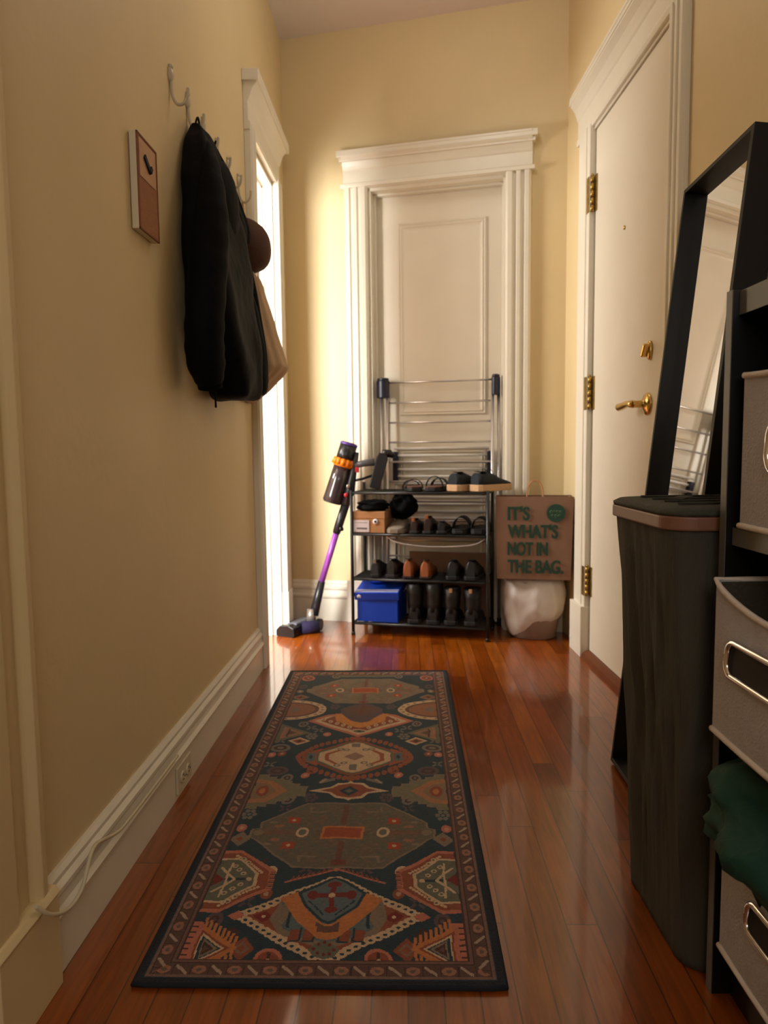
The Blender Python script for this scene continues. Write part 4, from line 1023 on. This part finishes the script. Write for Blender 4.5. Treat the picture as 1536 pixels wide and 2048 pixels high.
vb(MB().lathe([(.0445, Lc * .60), (.045, Lc * .605), (.045, Lc * .72), (.044, Lc * .725)], 36, cyl), 'cyclone_ring', 'vac_orange', lab='orange cyclone ring')
q = MB()
for k in range(12):
    a = 2 * PI * k / 12; q.tube([cyl @ Vector((.045 * math.cos(a), .045 * math.sin(a), Lc * .62)), cyl @ Vector((.041 * math.cos(a), .041 * math.sin(a), Lc * .73))], [.011, .008], 10)
vb(q, 'cyclone_cone', 'vac_orange')
vb(MB().lathe([(.041, Lc * .725), (.0405, Lc * .80), (.040, Lc * .965)], 36, cyl), 'motor_housing', 'vac_dark')
vb(MB().lathe([(.0405, Lc * .965), (.041, Lc * .97), (.0405, Lc * .995), (.036, Lc)], 36, cyl), 'filter_rim', 'vac_violet', lab='violet filter rim')
vb(MB().lathe([(.034, Lc * .999), (.034, Lc * 1.008), (.010, Lc * 1.012)], 30, cyl), 'filter_cap', 'vac_black')
vb(MB().lathe([(.0455, 0), (.040, -.006), (.010, -.008)], 30, cyl), 'bin_base', 'vac_dark')
vb(MB().box(-.006, .006, -.0495, -.045, .055, .067, cyl), 'bin_latch', 'vac_silver')
# spine from the wand up to the handle
spn = MB(); spn.tube([W(-.122, 3.285, .845), W(-.142, 3.285, .745), W(-.158, 3.285, .665), W(-.180, 3.290, .60)], [.010, .017, .024, .019], 14)
sp_ = vb(spn, 'spine', 'vac_dark')
vb(MB().lathe([(.0095, 0), (.0095, .004), (.004, .007)], 18, axm((-.163, 3.262, .690), (0, -1, 0))), 'chrome_badge', 'vac_silver', sp_)
vb(MB().lathe([(.0095, 0), (.0095, .006), (.004, .009)], 18, axm((-.174, 3.264, .650), (0, -1, 0))), 'release_button', 'red', sp_, 'red release button')
vb(MB().tube([W(-.132, 3.285, .785), W(-.090, 3.285, .794), W(-.040, 3.285, .800)], [.015, .0155, .018], 16), 'handle', 'vac_grey', lab='grey grip')
vb(MB().box(-.009, .009, -.012, .010, -.012, .012, Matrix.Translation(W(-.122, 3.275, .765))), 'trigger', 'red', lab='red trigger', bevel=.003)
vb(MB().tube([W(-.150, 3.285, .712), W(-.10, 3.285, .722), W(-.050, 3.285, .738)], .006, 10), 'trigger_guard', 'vac_black')
bm_ = Matrix.Translation(W(-.020, 3.285, .760)) @ Matrix.Rotation(R(16), 4, 'Y')
vb(MB().prism([(-.026, -.085), (.024, -.085), (.026, .060), (.014, .080), (-.022, .080), (-.028, .060)], -.024, .024, 'y', bm_), 'battery', 'vac_dark', bevel=.004)
vb(MB().tube([W(-.004, 3.285, .835), W(.030, 3.290, .838), W(.046, 3.295, .825)], [.022, .018, .012], 14), 'battery_shoulder', 'vac_black')
# wand
w1 = Vector((-.178, 3.292, .605)); wpt = [(-.178, 3.292, .605), (-.214, 3.300, .500), (-.224, 3.305, .470), (-.300, 3.335, .235), (-.322, 3.335, .150), (-.340, 3.325, .075)]
vb(MB().tube([W(*wpt[0]), W(*wpt[1]), W(*wpt[2])], [.020, .020, .018], 16), 'upper_connector', 'vac_dark')
vb(MB().lathe([(.010, 0), (.012, .004), (.010, .014)], 14, axm((-.206, 3.288, .490), (.8, -.3, .1))), 'connector_latch', 'vac_black')
vb(MB().tube([W(*wpt[2]), W(*wpt[3])], .0145, 20), 'wand', 'vac_purple', lab='purple metal wand')
vb(MB().tube([W(*wpt[3]), W(*wpt[4]), W(*wpt[5])], [.017, .021, .022], 16), 'lower_connector', 'vac_dark')
vb(MB().tube([W(-.352, 3.325, .105), W(-.352, 3.315, .045)], [.020, .024], 14), 'swivel_neck', 'vac_silver')
vb(MB().tube([W(-.322, 3.325, .030), W(-.304, 3.32, .030)], .028, 20), 'wheel', 'vac_black')
# head: a wide block turned towards the viewer-left, soft roller at its side
hm = Matrix.Translation(W(-.425, 3.285, .0)) @ Matrix.Rotation(R(-27), 4, 'Z')
vb(MB().prism([(-.050, .004), (-.042, .0), (.045, .0), (.050, .012), (.048, .044), (.020, .056), (-.030, .050), (-.050, .030)], -.085, .10, 'y', hm), 'floor_head', 'vac_black', bevel=.005)
vb(MB().prism([(-.028, .049), (.040, .050), (.036, .060), (-.020, .057)], -.045, .090, 'y', hm), 'head_cover', 'vac_grey', bevel=.002)
vb(MB().tube([W(-.392, 3.262, .030), W(-.315, 3.285, .030)], .029, 24), 'roller', 'roller', lab='purple soft roller')

# ================================================================= MIRROR
a_, t_, k_ = R(1.94), R(6.43), R(1.0)
wv = Vector((math.sin(a_), math.cos(a_), 0)); outv = Vector((-math.cos(a_), math.sin(a_), 0)); upv = math.cos(t_) * Vector((0, 0, 1)) - math.sin(t_) * outv
wv, upv = math.cos(k_) * wv - math.sin(k_) * upv, math.cos(k_) * upv + math.sin(k_) * wv
xv = -wv; nv = xv.cross(upv)
m3_ = Matrix((xv, upv, nv)).transposed().to_4x4(); m3_.translation = Vector((.609, 1.869, .0)) + upv * .008
mi = bpy.data.objects.new('standing_mirror', None); C.objects.link(mi); mi.matrix_world = m3_; mi.empty_display_size = .05
tag(mi, 'tall narrow mirror in a deep black frame leaning on the right wall', 'mirror')
MW, ML, MD, FWd = .374, 1.514, .068, .011
fr = MB()
fr.box(0, FWd, 0, ML, -MD, 0).box(MW - FWd - .004, MW, 0, ML, -MD, 0).box(FWd, MW - FWd, ML - FWd, ML, -MD, 0).box(FWd, MW - FWd, 0, FWd, -MD, 0)
fr.build('frame', M['black_lacquer'], mi, bevel=.0012)
MB().box(FWd - .002, MW - FWd - .002, FWd - .002, ML - FWd + .002, -.034, -.029).build('mirror_glass', M['mirror'], mi)
MB().box(FWd - .002, MW - FWd - .002, FWd - .002, ML - FWd + .002, -.060, -.036).build('backing_board', M['black_wood'], mi)

# ================================================================= HAMPER
hp = thing('laundry_hamper', 'tall dark grey fabric laundry hamper with brown leather trim beside the shelf unit', 'hamper', FW, (.62, 1.235, 0))
def rrect(x0, x1, y0, y1, r, n=8):
    out = []
    for cx, cy, a0 in ((x1 - r, y1 - r, 0), (x0 + r, y1 - r, PI / 2), (x0 + r, y0 + r, PI), (x1 - r, y0 + r, 1.5 * PI)):
        for k in range(n + 1):
            a = a0 + PI / 2 * k / n; out.append((cx + r * math.cos(a), cy + r * math.sin(a)))
    return out
hx, hy = -.62, -1.235
def hsec(z):
    u = z / .74
    x0 = .482 - .040 * u ** 1.3; y1 = 1.375 + .012 * u; return x0, .80, 1.085 - .0 * u, y1
mb = MB(); rs = []
for k in range(61):
    z = .002 + .735 * k / 60; x0, x1, y0, y1 = hsec(z); ring = []
    base = rrect(x0, x1, y0, y1, .045, 10)
    full = []
    for i in range(len(base)):
        a, b = Vector(base[i]), Vector(base[(i + 1) % len(base)]); m_ = max(1, int((b - a).length / .006))
        for j in range(m_): full.append(a.lerp(b, j / m_))
    if k == 0: N0 = len(full)
    if len(full) != N0:   # keep ring sizes equal
        full = [full[int(i * len(full) / N0)] for i in range(N0)]
    c = Vector(((x0 + x1) / 2, (y0 + y1) / 2)); uu = z / .74
    for p in full:
        d = (p - c).normalized()
        f = .012 * noise.noise(Vector((p.x * 20, p.y * 20, z * 2.2))) + .009 * noise.noise(Vector((p.x * 46, p.y * 46, z * 3.2 + 5 + p.y * 6))) + .004 * noise.noise(Vector((p.x * 100, p.y * 100, z * 7 + 9)))
        f *= math.sin(PI * min(1, max(0, uu * .96 + .02))) ** .5
        ring.append(Vector((p.x + hx + d.x * f, p.y + hy + d.y * f, z)))
    rs.append(ring)
mb.rings(rs); mb.build('fabric_body', M['hamper'], hp)
x0, x1, y0, y1 = hsec(.74)
mb = MB(); mb.prism([(a + hx, b + hy) for a, b in rrect(x0 - .006, x1 + .003, y0 - .006, y1 + .004, .050, 12)], .728, .750, 'z'); tr = mb.build('rim_trim', M['hamper_trim'], hp, bevel=.003); tr['label'] = 'brown leather band round the rim'
mb = MB(); rs = []
for z, ins in ((.7505, -.004), (.756, -.005), (.762, .004), (.765, .03), (.766, .09)):
    rs.append([Vector((a + hx, b + hy, z)) for a, b in rrect(x0 + ins, x1 - ins, y0 + ins, y1 - ins, .050, 10)])
mb.rings(rs); ld = mb.build('lid', M['hamper_lid'], hp)
q = MB(); 
for k in range(4): q.tube([(x0 + hx + .03, y0 + hy + .05 + .055 * k, .7675), (x1 + hx - .04, y0 + hy + .04 + .055 * k, .7675)], .0022, 6)
q.build('lid_seam', M['hamper_lid'], ld)
MB().box(-.012, .012, -.040, .040, .766, .7685, Matrix.Translation((x0 + hx + .085, y0 + hy + .17, 0)) @ Matrix.Rotation(R(-38), 4, 'Z')).build('lid_slot', M['rubber'], ld)

# ================================================================= SHELF UNIT with bins
ux, uy0, uy1 = .505, .455, 1.062
un = thing('shelf_unit', 'black open shelf unit with lit grey front edges at the right edge of the picture', 'shelf unit', FW, (ux, uy1, 0))
def ub(x0, x1, y0, y1, z0, z1): return MB().box(x0 - ux, x1 - ux, y0 - uy1, y1 - uy1, z0, z1)
UT = 1.082
for y0, y1 in ((uy1 - .017, uy1), (uy0, uy0 + .017)):
    o_ = ub(ux + .0015, .86, y0, y1, 0, UT).build('side_panel', M['black_wood'], un)
    e_ = ub(ux, ux + .0014, y0, y1, 0, UT).build('lit_edge', M['lit_edge'], o_); e_['label'] = 'black front edge coloured lit grey'
for z0, z1 in ((UT - .036, UT - .002), (.712, .738), (.412, .436), (.072, .094)):
    o_ = ub(ux + .012, .86, uy0 + .018, uy1 - .018, z0, z1).build('shelf_board', M['black_wood'], un)
    e_ = ub(ux + .0105, ux + .0119, uy0 + .018, uy1 - .018, z0, z1).build('lit_edge', M['lit_edge'], o_); e_['label'] = 'black front edge coloured lit grey'
ub(.855, .862, uy0 + .018, uy1 - .018, .03, UT - .002).build('back_panel', M['black_wood'], un)
ub(ux + .03, ux + .045, uy0 + .018, uy1 - .018, 0, .071).build('kick_board', M['black_wood'], un)

def fabric_bin(lab, x, y0, y1, z0, z1, sag, hwid, hh, hz, bow=.006):
    t = thing('storage_bin', lab, 'storage bin', FW, (x, y1, z0), group='grey-brown fabric bins in the shelf unit')
    wd, dp, ht = y1 - y0, .30, z1 - z0
    ny_, nz_ = 24, 12
    def front(a, b, off=0):   # a along width 0..1, b height 0..1
        s_ = math.sin(PI * a)
        return Vector((-bow * s_ * math.sin(PI * min(1, b + .15)) + off + sag * .3 * s_ * b * b, -wd * a, ht * b - sag * s_ ** .7 * b))
    mb = MB(); V_ = []
    for off in (0, .004):
        g = [[front(i / ny_, j / nz_, off) for i in range(ny_ + 1)] for j in range(nz_ + 1)]
        idx = [p for r in g for p in r]; fs = [(j * (ny_ + 1) + i, j * (ny_ + 1) + i + 1, (j + 1) * (ny_ + 1) + i + 1, (j + 1) * (ny_ + 1) + i) for j in range(nz_) for i in range(ny_)]
        mb.add(idx, fs, True)
    mb.build('front_panel', M['linen'], t)
    q = MB(); q.box(.004, dp, -.004, 0, 0, ht).box(.004, dp, -wd, -wd + .004, 0, ht).box(dp, dp + .004, -wd, 0, 0, ht); q.build('side_panel', M['linen'], t)
    q = MB(); q.box(.005, dp, -.0055, -.0045, .004, ht - .002).box(.005, dp, -wd + .0045, -wd + .0055, .004, ht - .002).box(dp - .0015, dp - .0005, -wd + .005, -.005, .004, ht - .002).box(.004, dp, -wd, 0, 0, .003)
    q.build('lining', M['linen_in'], t)
    rim = [front(i / 24, 1) + Vector((-.001, 0, 0)) for i in range(25)] + [Vector((dp * k / 8, -wd, ht)) for k in range(1, 9)] + [Vector((dp, -wd + wd * k / 8, ht)) for k in range(1, 9)] + [Vector((dp - dp * k / 8, 0, ht)) for k in range(1, 8)]
    MB().tube(rim, .0045, 8, closed=True).build('rim_piping', M['piping'], t)
    MB().tube([front(i / 24, 0) + Vector((-.001, 0, .004)) for i in range(25)], .0045, 8).build('base_piping', M['piping'], t)
    # chrome oval eyelet handle
    cyh = -wd / 2; pts = []
    cr_ = hh * .72
    for cx, cz, a0 in ((hwid - cr_, hh - cr_, 0), (-hwid + cr_, hh - cr_, PI / 2), (-hwid + cr_, -hh + cr_, PI), (hwid - cr_, -hh + cr_, 1.5 * PI)):
        for k in range(7):
            a = a0 + PI / 2 * k / 6; pts.append((cx + cr_ * math.cos(a), cz + cr_ * math.sin(a)))
    def onf(py, pz, off):
        a = min(1, max(0, -(cyh + py) / wd)); b = (hz + pz) / ht; p = front(a, b); return Vector((p.x + off, cyh + py, hz + pz))
    ho = MB().tube([onf(a, b, -.003) for a, b in pts], .0050, 12, closed=True).build('eyelet_handle', M['chrome'], t); ho['label'] = 'polished metal oval eyelet'
    sl_ = MB(); sl_.add([onf(a * .97, b * .94, -.0015) for a, b in pts], [tuple(range(len(pts)))]); sl_.build('eyelet_opening', M['dark_gap'], ho)
    return t
fabric_bin('grey-brown fabric bin at eye height on the upper shelf', .515, .745, 1.022, .7395, .958, .004, .058, .036, .118)
fabric_bin('grey-brown fabric bin pulled out on the middle shelf, its rim sagging', .484, .745, 1.022, .4375, .664, .038, .093, .024, .125)
b3_ = fabric_bin('grey-brown fabric bin on the lowest shelf under the green cloth', .505, .745, 1.022, .0955, .275, .006, .052, .022, .112)
# green cloth slumped on the lowest bin
def cl_clamp(p):
    X, Y, Z = p.x + .600, p.y + .915, p.z + .322
    Z = min(Z, .408)
    if X > .500: Y = min(Y, 1.038); Z = max(Z, .284)
    else: X = min(X, .494)
    return Vector((X - .600, Y - .915, Z - .322))
blob('green_cloth', 'dark green velvet cloth slumped over the lowest fabric bin', 'cloth', FW, (.600, .915, .322), (.135, .160, .080), M['green_cloth'], 5.0, .30, .75, nn=(40, 64), clamp=cl_clamp)
